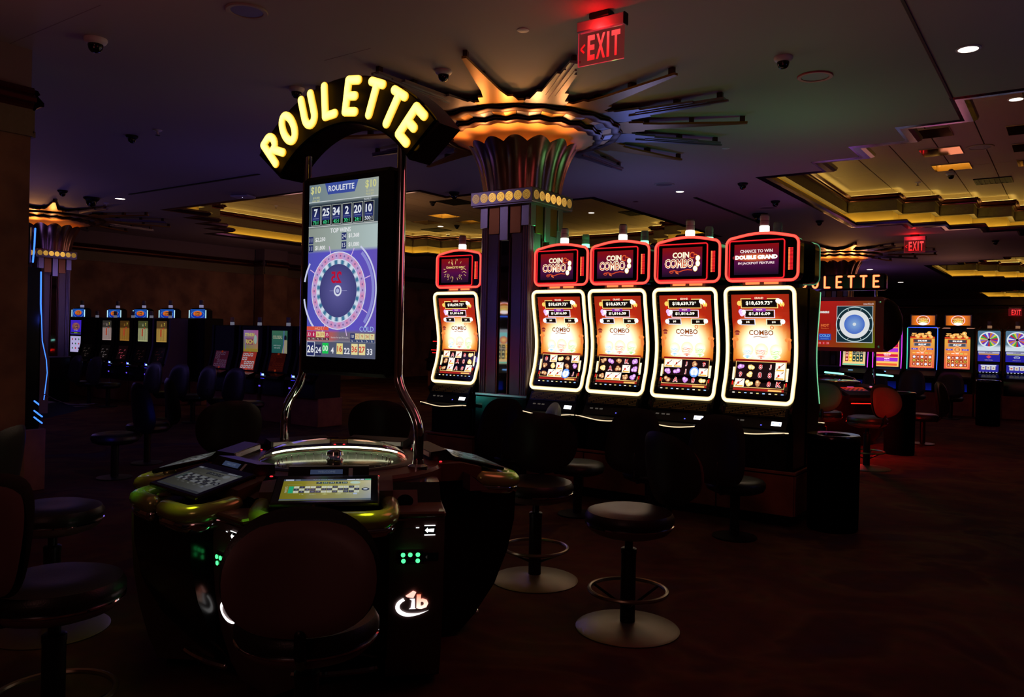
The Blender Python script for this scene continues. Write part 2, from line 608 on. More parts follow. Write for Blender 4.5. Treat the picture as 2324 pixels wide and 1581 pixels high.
def rrect(wd, ht, r, n=5, arch=0.0):
    """closed outline of a rounded rectangle, centre 0; arch lifts the middle of the top edge"""
    pts = []
    for cx, cy, a in ((wd / 2 - r, ht / 2 - r, 0), (-wd / 2 + r, ht / 2 - r, pi / 2), (-wd / 2 + r, -ht / 2 + r, pi), (wd / 2 - r, -ht / 2 + r, 1.5 * pi)):
        for i in range(n + 1):
            t = a + pi / 2 * i / n
            pts.append((cx + r * cos(t), cy + r * sin(t)))
        if a == 0 and arch:
            for i in range(1, 8):
                q = i / 8
                pts.append((wd / 2 - r - (wd - 2 * r) * q, ht / 2 + arch * sin(pi * q)))
        elif a == pi / 2:
            for i in range(1, 12):
                pts.append((-wd / 2, ht / 2 - r - (ht - 2 * r) * i / 12))
        elif a == 1.5 * pi:
            for i in range(1, 12):
                pts.append((wd / 2, -ht / 2 + r + (ht - 2 * r) * i / 12))
    return pts
#@@STRUCT
# ------------------------------------------------------------------ setting: floor, ceiling with coffers, walls
struct(MB().box((-6, 22, -.05), (40, 60, .1)).build('floor', M_CARPET))

# stepped plan of a ceiling coffer: list of (x, y0, y1) widening strips; mirrored in x
def coffer_strips(x0, x1, yc):
    hw = [2.80, 3.40, 4.00, 4.65, 5.50]
    xs = [0, .90, 1.48, 2.08, 2.68]
    st = []
    for i in range(5):
        a = x0 + xs[i]
        b = x0 + xs[i + 1] if i < 4 else x1 - xs[4]
        st.append((a, b, yc - hw[i], yc + hw[i]))
    for i in range(4):
        st.append((x1 - xs[i + 1], x1 - xs[i], yc - hw[i], yc + hw[i]))
    return sorted(st)


COFF = [(-3.57, 6.9, 13.85), (-16.9, -6.47, 14.15), (-3.55, 6.9, 28.75), (-3.55, 6.9, 43.0)]
STR = [coffer_strips(*c) for c in COFF]
X0, X1, Y0, Y1 = -25.0, 12.0, -6.0, 51.0


def in_coffer(x, y):
    return any(a < x < b and c < y < d for st in STR for a, b, c, d in st)


gx = sorted({X0, X1} | {k for st in STR for s_ in st for k in s_[:2]})
gy = sorted({Y0, Y1} | {k for st in STR for s_ in st for k in s_[2:]})
cb = MB()
for xa, xb in zip(gx, gx[1:]):
    run = None
    for ya, yb in zip(gy, gy[1:]):
        if in_coffer((xa + xb) / 2, (ya + yb) / 2):
            if run: cb.box(((xa + xb) / 2, (run[0] + run[1]) / 2, H + .03), (xb - xa, run[1] - run[0], .06)); run = None
        else:
            run = (run[0], yb) if run else (ya, yb)
    if run: cb.box(((xa + xb) / 2, (run[0] + run[1]) / 2, H + .03), (xb - xa, run[1] - run[0], .06))
ceiling = struct(cb.build('ceiling', M_CEIL, smooth=False))


def outline(st):
    """counter-clockwise corner list of a stepped coffer"""
    lo, hi = [], []
    for a, b, c, d in st:
        lo += [(a, c), (b, c)]; hi += [(a, d), (b, d)]
    pts = lo + hi[::-1]
    out = []
    for p in pts:
        if not out or hypot(p[0] - out[-1][0], p[1] - out[-1][1]) > 1e-4: out.append(p)
    return out


def inset(pts, d):
    """offset a rectilinear counter-clockwise outline; d > 0 grows it"""
    n = len(pts); res = []
    for i in range(n):
        p0, p1, p2 = Vector(pts[i - 1]), Vector(pts[i]), Vector(pts[(i + 1) % n])
        e1, e2 = (p1 - p0).normalized(), (p2 - p1).normalized()
        n1, n2 = Vector((e1.y, -e1.x)), Vector((e2.y, -e2.x))
        k = n1 + n2
        if abs(e1.dot(e2)) > .999: k = n1
        res.append((p1.x + k.x * d, p1.y + k.y * d))
    return res


def loft(pts, prof, mb=None):
    """sweep a (offset, z) profile round a rectilinear outline"""
    mb = mb or MB()
    n = len(pts)
    for p, q in zip(prof, prof[1:]):
        A, B = inset(pts, p[0]), inset(pts, q[0])
        vs = [(*k, p[1]) for k in A] + [(*k, q[1]) for k in B]
        mb.add(vs, [(i, (i + 1) % n, n + (i + 1) % n, n + i) for i in range(n)])
    return mb


COVE = tuple(k * 9 for k in lin((255, 212, 112)))
for ci, (st, cf) in enumerate(zip(STR, COFF)):
    O = outline(st)
    cof = struct(loft(O, [(.26, H + .05), (.26, H + .30)]).build('trim_%d' % (ci + 1), M_GOLD, smooth=False))
    cof['label'] = 'stepped gold ceiling coffer with lit cove'
    loft(O, [(.06, H + .070), (.01, H + .095), (-.035, H + .085), (-.065, H + .05), (-.055, H + .015), (-.02, H - .008), (.05, H - .012), (.09, H + .0)]).build('lip_molding', M_LIP, cof, angle=60)
    loft(O, [(.26, H + .30), (.17, H + .30), (.17, H + .315), (.185, H + .32), (.185, H + .50), (.17, H + .505)]).build('frieze', M_FRZ, cof, smooth=False)
    loft(O, [(.17, H + .505), (.13, H + .51), (.12, H + .525), (.135, H + .54), (.10, H + .56), (.07, H + .585), (.10, H + .605), (.10, H + .62), (.26, H + .625)]).build('crown_molding', M_CROWN, cof, angle=60)
    loft(O, [(.26, H + .625), (.26, H2 + .04)]).build('upper_reveal', M_UPC, cof, smooth=False)
    lb = MB()
    A, B = inset(O, .17), inset(O, .21)
    n = len(A)
    lb.add([(*k, H + .075) for k in A] + [(*k, H + .075) for k in B], [(i, (i + 1) % n, n + (i + 1) % n, n + i) for i in range(n)], COVE)
    lb.build('cove_lamp', GLOW, cof, smooth=False)
    lb = MB()
    A, B = inset(O, .16), inset(O, .21)
    lb.add([(*k, H + .632) for k in A] + [(*k, H + .632) for k in B], [(i, (i + 1) % n, n + (i + 1) % n, n + i) for i in range(n)], tuple(k * .45 for k in COVE))
    lb.build('upper_cove_lamp', GLOW, cof, smooth=False)
    # upper ceiling: long panels between shadow joints
    x = cf[0] - .3
    px = cf[0] + .62
    edges = [x]
    while px < cf[1] + .3 - .1:
        edges.append(px); px += 0.60
    edges.append(cf[1] + .3)
    yl, yh = cf[2] - 5.8, cf[2] + 5.8
    for a, b in zip(edges, edges[1:]):
        segs = [yl, cf[2] - 2.6, cf[2] + 1.4, yh]
        for s0, s1 in zip(segs, segs[1:]):
            MB().box(((a + b) / 2, (s0 + s1) / 2, H2 + .03), (b - a - .014, s1 - s0 - .006, .03), .003).build('ceiling_panel', M_UPC, cof, smooth=False)
    MB().box(((cf[0] + cf[1]) / 2, cf[2], H2 + .07), (cf[1] - cf[0] + .6, 11.6, .03)).build('backing_board', M_UPC, cof, smooth=False)

# slim black slots in the main ceiling (linear diffusers / joints)
for k, (a, b, wd) in enumerate((((-.96, -1), (-.96, 8.26), .02), ((-4.99, 12.1), (-4.99, 15.3), .06), ((-13.1, 7.30), (-9.7, 7.30), .05),
                                ((-5.13, 4.5), (-4.6, 4.5), .008), ((-7.0, 2.88), (-5.6, 2.88), .006))):
    cx, cy = (a[0] + b[0]) / 2, (a[1] + b[1]) / 2
    struct(MB().box((cx, cy, H - (.004 if k < 3 else -.0045)), (abs(a[0] - b[0]) + wd, abs(a[1] - b[1]) + wd, .01)).build('trim_%d' % (k + 11), M_DARK if k < 3 else M_UPW, smooth=False))

ZC = 3.34
CORN = [(.0, ZC + .13), (.05, ZC + .13), (.07, ZC + .10), (.05, ZC + .085), (.10, ZC + .04), (.10, ZC + .01), (.06, ZC), (.04, ZC - .02), (.03, ZC - .04)]


def wall_run(name, box_c, box_d, faces):
    """wall with plain paint above, cornice, frieze and mottled wallcovering below; faces = list of (p, q, nx, ny)"""
    wl = struct(MB().box((box_c[0], box_c[1], ZC / 2 - .11), (box_d[0], box_d[1], ZC - .22)).build(name, M_WALL, smooth=False))
    MB().box((box_c[0], box_c[1], (ZC - .22 + H) / 2 + .02), (box_d[0], box_d[1], H - ZC + .24)).build('upper_wall', M_UPW, wl, smooth=False)
    cr, fr = MB(), MB()
    for p, q, nx, ny in faces:
        for (o0, z0), (o1, z1) in zip(CORN, CORN[1:]):
            cr.add([(p[0] + nx * o0, p[1] + ny * o0, z0), (q[0] + nx * o0, q[1] + ny * o0, z0), (q[0] + nx * o1, q[1] + ny * o1, z1), (p[0] + nx * o1, p[1] + ny * o1, z1)], [(0, 1, 2, 3)])
        L = Vector((q[0] - p[0], q[1] - p[1])); 
        cx, cy = (p[0] + q[0]) / 2 + nx * .015, (p[1] + q[1]) / 2 + ny * .015
        d = (abs(L.x) if abs(L.x) > .01 else .03, abs(L.y) if abs(L.y) > .01 else .03)
        fr.box((cx, cy, ZC - .13), (d[0] + abs(nx) * 0, d[1], .18))
        fr.box((cx + nx * .008, cy + ny * .008, ZC - .235), (d[0], d[1], .05))
    cr.build('cornice', M_CROWN, wl, angle=60)
    fr.build('frieze', M_FRZ, wl, smooth=False)
    return wl


wall_run('wall_left', (-19.05, 20, 0), (.2, 50), [((-18.95, -3), (-18.95, 45), 1, 0)])
wall_run('wall_back', (-8, 46.1, 0), (30, .2), [((-18.4, 46), (6.9, 46), 0, -1)])
wall_run('wall_right', (7.1, 20, 0), (.2, 56), [((7.0, -5), (7.0, 46), -1, 0)])
wall_run('wall_front', (-6, -5.1, 0), (26, .2), [((-18.4, -5), (6.9, -5), 0, 1)])
wall_run('wall_pier', (-7.2, 0.9, 0), (.4, 4.3), [((-7.0, -1.25), (-7.0, 3.05), 1, 0), ((-7.4, 3.05), (-7.0, 3.05), 0, 1)])
wall_run('wall_pilaster', (-18.7, 14.6, 0), (.4, .8), [((-18.5, 14.2), (-18.5, 15.0), 1, 0), ((-18.9, 14.2), (-18.5, 14.2), 0, -1)])
# ------------------------------------------------------------------ art-deco column
def make_column():
    t = thing('column', 'square metal column with fluted capital and sunburst of spikes, between the bright red-topped slot machines', 'column', (-4.855, 7.03, 0), 0, 'sunburst columns')
    hs, hb = .31, .393
    MB().box((0, 0, .45), (.66, .66, .9), .01).build('pedestal', M_BLACK, t)
    MB().box((0, 0, (.9 + 2.89) / 2), (2 * hs - .03, 2 * hs - .03, 1.99), 0).build('shaft_core', M_RING, t)
    b0 = MB(); b0.box((0, 0, .915), (.665, .665, .03), .006).build('base_molding', M_SILV, t)
    for k in range(4):
        R = Matrix.Rotation(k * pi / 2, 4, 'Z')
        def pb(name, cx, wd, z0, z1, dp, ma, par=t, rnd=False):
            mb = MB(); mb.M = R
            if rnd:
                prof = [(cx - wd / 2, 0), (cx + wd / 2, 0)] + [(cx + wd / 2 * cos(a), -dp * sin(a)) for a in (.3, .7, 1.1, 1.57, 2.04, 2.44, 2.84)]
                mb.prism([(x, -hs + .02 + y) for x, y in prof], 'z', z0, z1)
            else:
                mb.box((cx, -hs + .02 - dp / 2, (z0 + z1) / 2), (wd, dp, z1 - z0), .004)
            return mb.build(name, ma, par)
        rib = M_RIB if k % 2 == 0 else M_RIBY
        pb('ribbed_panel', -.152, .125, .93, 2.62, .012, rib)
        pb('ribbed_panel', .152, .125, .93, 2.62, .012, rib)
        pb('mirror_strip', 0, .105, .93, 2.55, .006, M_SMIRR)
        for sx in (-1, 1):
            pb('mirror_frame', sx * .068, .018, .93, 2.55, .022, M_RING, rnd=True)
            for q in range(3):
                pb('corner_reed', sx * (.236 + q * .027), .026, .93, 2.68, .02, M_SILV, rnd=True)
        pb('upper_panel', 0, .105, 2.52, 2.89, .04, M_SILV)
        for sx in (-1, 1):
            pb('upper_panel', sx * .135, .135, 2.59, 2.89, .026, M_BRONZE)
            pb('upper_panel', sx * .262, .095, 2.66, 2.89, .034, M_SILV)
        for sx in (-1, 1):
            pb('panel_groove', sx * .06, .012, 2.55, 2.89, .012, M_RING)
    MB().box((0, 0, 2.962), (2 * hb, 2 * hb, .145), .006).build('medallion_band', M_SILV, t)
    MB().box((0, 0, 2.885), (2 * hb - .03, 2 * hb - .03, .012)).build('band_soffit', M_SILV, t)
    # spiral medallions, 7 on each face (backlit discs)
    me_end = None
    protos = []
    for lvl in (1.0, .62, .32):
        mb = MB(); mb2 = MB()
        c = tuple(k * .95 * lvl for k in lin((255, 200, 92)))
        c2 = tuple(k * .55 * lvl for k in lin((206, 96, 36)))
        n = 24
        vs = [(0, -.004, 0)] + [(.047 * cos(2 * pi * i / n), -.004, .047 * sin(2 * pi * i / n)) for i in range(n)] + [(.049 * cos(2 * pi * i / n), 0, .049 * sin(2 * pi * i / n)) for i in range(n)]
        mb.add(vs, [(0, 1 + (i + 1) % n, 1 + i) for i in range(n)] + [(1 + i, 1 + (i + 1) % n, 1 + n + (i + 1) % n, 1 + n + i) for i in range(n)], [c] + [c] * n + [c2] * n)
        N = 56
        for i in range(N):
            for (a, r) in ((2 * pi * 3.2 * i / N, .045 * i / N), ):
                b2, r2 = 2 * pi * 3.2 * (i + 1) / N, .045 * (i + 1) / N
                wd = .0048
                mb.add([(max(r - wd / 2, 0) * cos(a), -.0052, max(r - wd / 2, 0) * sin(a)), ((r + wd / 2) * cos(a), -.0052, (r + wd / 2) * sin(a)),
                        ((r2 + wd / 2) * cos(b2), -.0052, (r2 + wd / 2) * sin(b2)), (max(r2 - wd / 2, 0) * cos(b2), -.0052, max(r2 - wd / 2, 0) * sin(b2))], [(0, 1, 2, 3)], c2)
        o = mb.build('medallion', GLOW, t, smooth=False)
        protos.append(o)
    used = [False] * 3
    for k in range(4):
        for q in range(7):
            L = 2 if q in (0, 6) else (1 if q in (1, 5) else 0)
            o = protos[L] if not used[L] else protos[L].copy()
            if used[L]:
                C.objects.link(o); o.parent = t
            used[L] = True
            a = k * pi / 2
            x = (q - 3) * .107
            p = Matrix.Rotation(a, 4, 'Z') @ Vector((x, -hb, 2.962))
            o.location = p; o.rotation_euler = (0, 0, a)
    # fluted tulip
    NF = 14
    rp = [(.40, 3.03), (.405, 3.08), (.415, 3.16), (.43, 3.24), (.452, 3.32), (.48, 3.39), (.515, 3.45), (.545, 3.49)]
    def flute(r, z, a, j):
        q = abs(sin(NF / 2 * a))
        u = j / 7
        return r + (.014 + .03 * u) * q, z + (.055 * q * u ** 3)
    mb = MB(); mb.lathe(rp, NF * 8, mod=flute, cap=False)
    mb.lathe([(r - .02, z) for r, z in rp][::-1], NF * 8, mod=lambda r, z, a, j: flute(r, z, a, 7 - j), cap=False)
    mb.build('fluted_capital', M_COPPER, t, angle=50)
    g = tuple(k * 9 for k in lin((255, 150, 60)))
    mb = MB(); mb.tube([(.40 * cos(2 * pi * i / 32), .40 * sin(2 * pi * i / 32), 3.40) for i in range(32)], .012, 6, True, col=g)
    mb.build('uplight_ring', GLOW, t)
    MB().lathe([(.36, 3.36), (.42, 3.36), (.42, 3.38)], 32, cap=False).build('uplight_tray', M_BLKM, t)
    MB().lathe([(.30, 3.38), (.34, 3.45), (.44, 3.525), (.56, 3.575), (.68, 3.605), (.79, 3.62)], 48, cap=False).build('amber_bowl', M_BOWL, t)
    def wav(amp):
        def f(r, z, a, j):
            k = abs(((a * 24 / (2 * pi)) % 1) * 2 - 1)
            return r + amp * k, z + .010 * k
        return f
    def ridge(r0, z0, n, dr, dz):
        pr = [(r0 - .06, z0)]
        for i in range(n):
            pr += [(r0 + dr * i, z0 + dz * i), (r0 + dr * i + .022, z0 + dz * i + .008), (r0 + dr * i + .022, z0 + dz * i + dz * .7), (r0 + dr * i + .004, z0 + dz * (i + 1))]
        pr.append((r0 - .04, z0 + dz * n))
        return pr
    MB().lathe(ridge(.80, 3.605, 3, .012, .022), 96, mod=wav(.022), cap=False).build('lower_ridge', M_RING, t, angle=25)
    MB().lathe(ridge(.99, 3.665, 3, .012, .022), 96, mod=wav(.024), cap=False).build('upper_ridge', M_RING, t, angle=25)
    MB().lathe([(.76, 3.665), (1.0, 3.70), (1.0, 3.735), (.3, 3.74)], 48, cap=False).build('crown_backing', M_RING, t)
    for i in range(24):
        a0, a1 = 2 * pi * i / 24 + .004, 2 * pi * (i + 1) / 24 - .004
        mb = MB()
        mb.lathe([(.835, 3.664), (.99, 3.688)], 2, a0=a0, a1=a1, mod=lambda r, z, a, j: (r, z - (.012 if abs(a - (a0 + a1) / 2) < .02 else 0)))
        mb.build('crown_panel', M_GOLDM if i % 2 else M_SILV, t, smooth=False)
    # sixteen stepped sunburst spikes on stand-off blocks
    for i in range(16):
        a = 2 * pi * i / 16
        L = (2.22, 2.30)[i % 2]
        if i % 2:
            half = [(.98, .24), (1.13, .235), (1.13, .185), (1.27, .165), (1.27, .115), (1.45, .085), (L, .02)]
        else:
            half = [(.98, .21), (1.18, .20), (1.18, .165), (1.42, .145), (1.42, .105), (L - .28, .085), (L - .28, .055), (L, .045)]
        pts = [(r, -w_) for r, w_ in half] + [(r, w_) for r, w_ in half[::-1]]
        mb = MB(); mb.M = Matrix.Rotation(a, 4, 'Z')
        mb.prism(pts, 'z', 3.715, 3.735)
        if i % 2 == 0:
            mb.box((1.75, 0, 3.708), (1.0, .022, .016))
            mb.box((1.70, .045, 3.712), (.72, .018, .01)); mb.box((1.70, -.045, 3.712), (.72, .018, .01))
        o = mb.build('sunburst_spike', M_GOLDM if i % 2 else M_SILV, t, smooth=False)
        mb = MB(); mb.M = Matrix.Rotation(a, 4, 'Z')
        for r, w_ in ((1.3, .10), (1.75, .06), (L - .05, .035)):
            mb.box((r, 0, 3.762), (.05, w_, .056))
        mb.build('standoff', M_RING, o, smooth=False)
    return t


col = make_column()
dup(col, 'square metal column with glowing capital at the far left, in front of the dark brown wall', (-16.95, 7.75, 0), 0)
dup(col, 'square metal column with gold capital standing behind the red roulette display', (-4.95, 21.3, 0), 0)
# warm lamps inside the crowns
for cx, cy, k in ((-4.855, 7.03, 1.0), (-16.95, 7.75, 1.5), (-4.95, 21.3, 1.5)):
    for a, e in ((-125, 5), (-97, 7), (-70, 8), (-45, 8), (-18, 4)):
        p = Vector((cx, cy, 0)); u = Vector((cos(radians(a)), sin(radians(a)), 0))
        lamp('crown_lamp', p + u * .67 + Vector((0, 0, 3.42)), (255, 170, 96), e * k, .05, 'SPOT', 150, p + u * .95 + Vector((0, 0, 3.72)), spec=.4)

# ------------------------------------------------------------------ candle beacon
def beacon(parent, x, y, z, lit, r=.042, tall=.17, col2=(150, 146, 140)):
    """signal candle: lit lower lens, grey upper lenses, cap"""
    b = MB().lathe([(r * 1.1, 0), (r * 1.1, .012), (r * .9, .014), (r * .9, tall - .012), (r * .8, tall)], 14).build('beacon', M_GREYP, parent, (x, y, z))
    g = MB(); c = tuple(lit)
    g.lathe([(r, .014), (r * 1.04, .02), (r * 1.04, .062), (r, .068)], 14, col=c, cap=False)
    g.build('lit_lens', GLOW, b)
    for q in range(2):
        MB().lathe([(r * .92, .07 + q * .045), (r * .98, .074 + q * .045), (r * .98, .106 + q * .045), (r * .92, .112 + q * .045)], 14).build('lens', M_PLAST if lit[0] > 1 else M_GREYP, b)
    return b


WHT = tuple(k * 5 for k in lin((255, 246, 226)))
GRN = tuple(k * 3 for k in lin((120, 255, 170)))

# ------------------------------------------------------------------ artwork for the bright portrait machines
def art_coin(reels, big='chance'):
    a = Art(1.35)
    W, Hh = .52, .86
    def bgf(u, v):
        x = abs(u - .5) * 2
        if v > .34:
            q = (v - .34) / .66
            base = (186 - 50 * q + 30 * (1 - x), 34 + 80 * max(0, .6 - q), 14)
            d = hypot((u - .5) * .95, (v - .51) * 1.7)
            k = max(0.0, min(1.0, (.56 - d) / .30)) ** .8
            k2 = max(0.0, min(1.0, (.44 - d) / .24))
            mid = (255, 206, 96)
            c = [b_ * (1 - k) + t_ * k for b_, t_ in zip(base, mid)]
            return tuple(min(255, b_ * (1 - k2) + t_ * k2) for b_, t_ in zip(c, (255, 255, 246)))
        return (74 - 40 * x, 22, 14)
    a.bg(-W / 2, -Hh / 2, W / 2, Hh / 2, bgf, 18, 34)
    # dark trees and pagoda at the sides of the glow
    for sx in (-1, 1):
        a.ell(sx * .24, .045, .03, .02, (226, 130, 62), 1, 12); a.ell(sx * .25, .0, .016, .05, (210, 112, 52), 1, 12)
    a.poly([(-.25, .105), (-.19, .105), (-.21, .125), (-.23, .125)], (120, 40, 30), 2); a.rect(-.22, .092, .035, .02, (150, 60, 50), 2)
    # jackpot panels
    def meter(cx, cy, w_, h_, tx, hd, hc, rim):
        a.rect(cx, cy, w_ + .026, h_ + .024, rim, 2); a.rect(cx, cy, w_ + .012, h_ + .012, (90, 50, 20), 3)
        a.rect(cx, cy, w_, h_, (14, 8, 8), 4)
        a.text(tx, cx, cy, h_ * .62, (255, 246, 226), 6, bold=.03, wd=w_ * .78 if w_ > .2 else None)
        if hd:
            a.rect(cx, cy + h_ * .72, w_ * .46, .026, hc, 5); a.text(hd, cx, cy + h_ * .72, .017, (255, 226, 190), 6, bold=.02)
    meter(-.005, .355, .31, .06, '$18,639.73*', 'GRAND', (150, 20, 20), (250, 214, 120))
    meter(-.005, .265, .25, .046, '$1,816.09', 'MAJOR', (130, 40, 150), (236, 214, 250))
    meter(-.115, .195, .11, .03, '$45', None, None, (196, 210, 240)); meter(.12, .195, .11, .03, '$10', None, None, (210, 240, 200))
    for (x, y, c) in ((.185, .365, (255, 240, 220)), (.20, .345, (255, 196, 90)), (.165, .375, (250, 230, 230)), (-.185, .355, (240, 190, 90)),
                      (-.165, .265, (236, 190, 240)), (-.15, .28, (250, 240, 255)), (-.175, .285, (214, 170, 230)), (-.19, .195, (230, 236, 255)), (.20, .20, (250, 250, 240))):
        a.ell(x, y, .022, .022, c, 7, 10)
    for x in (-.19, .20):
        a.rect(x, .32, .012, .03, (200, 20, 16), 7)
    # logo
    a.text('COMBO', -.0, .105, .045, (150, 66, 20), 3, bold=.02, c2=(90, 50, 20)); a.ring(.10, .15, .014, .006, (210, 80, 20), 3)
    a.line([(-.07, .066), (-.03, .074), (.01, .066), (.06, .07)], .006, (150, 90, 40), 3)
    # three banded balls in dishes
    for x, c, s_ in ((-.125, (120, 190, 240), .052), (0, (240, 90, 40), .062), (.13, (140, 220, 90), .055)):
        a.ell(x, -.045, s_, s_ * .95, (255, 255, 250), 3, 22, (250, 222, 176))
        for k in range(3):
            a.ring(x - s_ * .25, -.075 - .014 * k, s_ * .80, .0045, c, 4, 14, sy=.62, a0=.35, a1=2.3)
        a.ring(x + s_ * .3, -.08, s_ * .75, .004, c, 4, 12, sy=.7, a0=.9, a1=2.6)
        a.ell(x, -.100, s_ * .8, .018, c, 5, 16, (255, 246, 232)); a.rect(x, -.112, s_ * .6, .014, (255, 252, 244), 6); a.rect(x, -.112, s_ * .36, .008, c, 7)
    # reel window
    a.rect(0, -.135, .47, .018, (130, 16, 14), 2); a.rect(0, -.255, .46, .225, (236, 190, 110), 2); a.rect(0, -.255, .45, .215, (24, 10, 12), 3)
    random.seed(sum(map(ord, reels)))
    for r in range(3):
        for c_ in range(5):
            k = reels[r * 5 + c_]
            x, y = -.178 + c_ * .089, -.185 - r * .072
            if k in 'AKJ89':
                a.text(k, x, y, .048, (250, 226, 226), 4, bold=.09); a.text(k, x, y, .044, (190, 30, 34), 5, bold=.02)
            elif k == 'w':
                a.rect(x, y, .088, .071, (246, 232, 214), 4); a.ell(x, y + .012, .03, .012, (255, 255, 255), 5)
                a.line([(x - .03, y - .02), (x + .03, y + .03)], .006, (120, 60, 40), 6); a.ell(x - .01, y, .01, .012, (200, 60, 40), 6, 8); a.rect(x, y - .026, .07, .012, (220, 170, 70), 5)
            elif k == 'o':
                a.ell(x, y, .047, .047, (150, 190, 255), 4, 20, (90, 140, 250)); a.ell(x, y, .036, .036, (240, 246, 255), 5, 16); a.ell(x, y, .014, .018, (200, 210, 230), 6, 10)
            else:
                c1, c2 = {'g': ((255, 250, 226), (236, 190, 90)), 'p': ((250, 226, 250), (170, 90, 190)), 'b': ((255, 226, 170), (150, 70, 30))}[k]
                for _ in range(5):
                    a.ell(x + random.uniform(-.018, .018), y + random.uniform(-.012, .012), .02, .018, c1, 4 + _ % 3, 9, c2)
    a.rect(0, -.382, .46, .018, (150, 30, 24), 3); a.rect(.15, -.383, .12, .014, (220, 170, 90), 4)
    for sx in (-1, 1):
        a.rect(sx * .243, -.25, .02, .11, (255, 244, 200), 4); a.rect(sx * .243, -.33, .012, .035, (210, 24, 20), 4)
    a.rect(0, -.411, .50, .034, (12, 8, 8), 2)
    for i in range(9):
        a.rect(-.22 + i * .055, -.411, .022, .008, [(240, 230, 210), (210, 196, 120), (150, 190, 250)][i % 3], 4)
    return a


def art_logo(kind):
    a = Art(1.0)
    W, Hh = .405, .262
    a.bg(-W / 2, -Hh / 2, W / 2, Hh / 2, lambda u, v: (134 * v ** .8 + 26 * (1 - v), 14, 20 + 66 * max(0, .55 - abs(v - .38)) * 1.3), 6, 12)
    if kind == 'logo':
        a.otext('COIN', -.012, .062, .052, (255, 250, 226), (190, 110, 50), .075, 2, 3, bi=.035)
        a.otext('COMBO', -.03, -.012, .076, (226, 84, 40), (255, 240, 206), .055, 2, 4, wd=.285, c2=(150, 30, 20), g=1.3)
        a.ring(.105, .058, .024, .010, (226, 90, 44), 3, a0=.6, a1=5.6); a.ring(.135, .045, .02, .009, (226, 90, 44), 3, a0=0, a1=2.6)
        for x, y in ((.160, .03), (.160, -.018), (.136, -.062)):
            a.ell(x, y, .024, .028, (240, 200, 110), 3, 16); a.ell(x, y, .019, .023, (255, 255, 240), 4, 16, g=1.8)
        a.line([(-.115, -.085), (-.08, -.075), (-.03, -.09), (.02, -.075), (.06, -.07), (.105, -.075)], .009, (214, 74, 40), 3)
        a.ring(-.105, -.088, .018, .008, (214, 74, 40), 3, sy=.6); a.poly([(-.065, -.085), (-.035, -.098), (-.03, -.112), (-.06, -.1)], (236, 110, 60), 4)
    elif kind == 'chance':
        a.text('CHANCE TO WIN', -.0, .035, .024, (246, 216, 130), 3, bold=.03)
        random.seed(3)
        for i in range(54):
            t = random.uniform(0, 2 * pi); r = random.uniform(.07, .13)
            x, y = cos(t) * r * 1.25, sin(t) * r * .85
            L = random.uniform(.012, .03)
            if abs(y - .035) < .02 and abs(x) < .1: continue
            a.line([(x, y), (x + cos(t) * L, y + sin(t) * L)], .004, (246, 206, 130), 2)
    else:
        a.text('CHANCE TO WIN', -.0, .07, .028, (250, 230, 226), 3, bold=.03)
        a.ell(-.02, .018, .20, .04, (250, 130, 70), 1, 24, (128, 20, 40))
        a.text('DOUBLE GRAND', -.0, .018, .036, (255, 250, 236), 3, bold=.07, wd=.385, g=1.8)
        a.text('IN JACKPOT FEATURE', -.0, -.035, .026, (250, 226, 226), 3, bold=.03, wd=.33)
    return a


RED1 = tuple(k * 1.25 for k in lin((255, 104, 84)))
RED2 = tuple(k * 1.1 for k in lin((250, 36, 44)))
ORG = tuple(k * 1.9 for k in lin((255, 112, 60)))
WARM = tuple(k * 1.9 for k in lin((255, 240, 196)))


def scurve(z):
    """front surface depth of the wavy cabinet (y grows away from the player)"""
    pts = [(.98, -.035), (1.10, .01), (1.22, .055), (1.34, .083), (1.46, .09), (1.60, .072), (1.76, .035), (1.90, .008), (2.0, -.005)]
    for (a, b), (c, d) in zip(pts, pts[1:]):
        if z <= c:
            q = max(0, (z - a) / (c - a)); q = q * q * (3 - 2 * q) * .5 + q * .5
            return b + (d - b) * q
    return pts[-1][1]


def edge_col(base, edge):
    return lambda k: tuple(e + (b - e) * max(0, k) ** 1.5 for b, e in zip(base, edge))


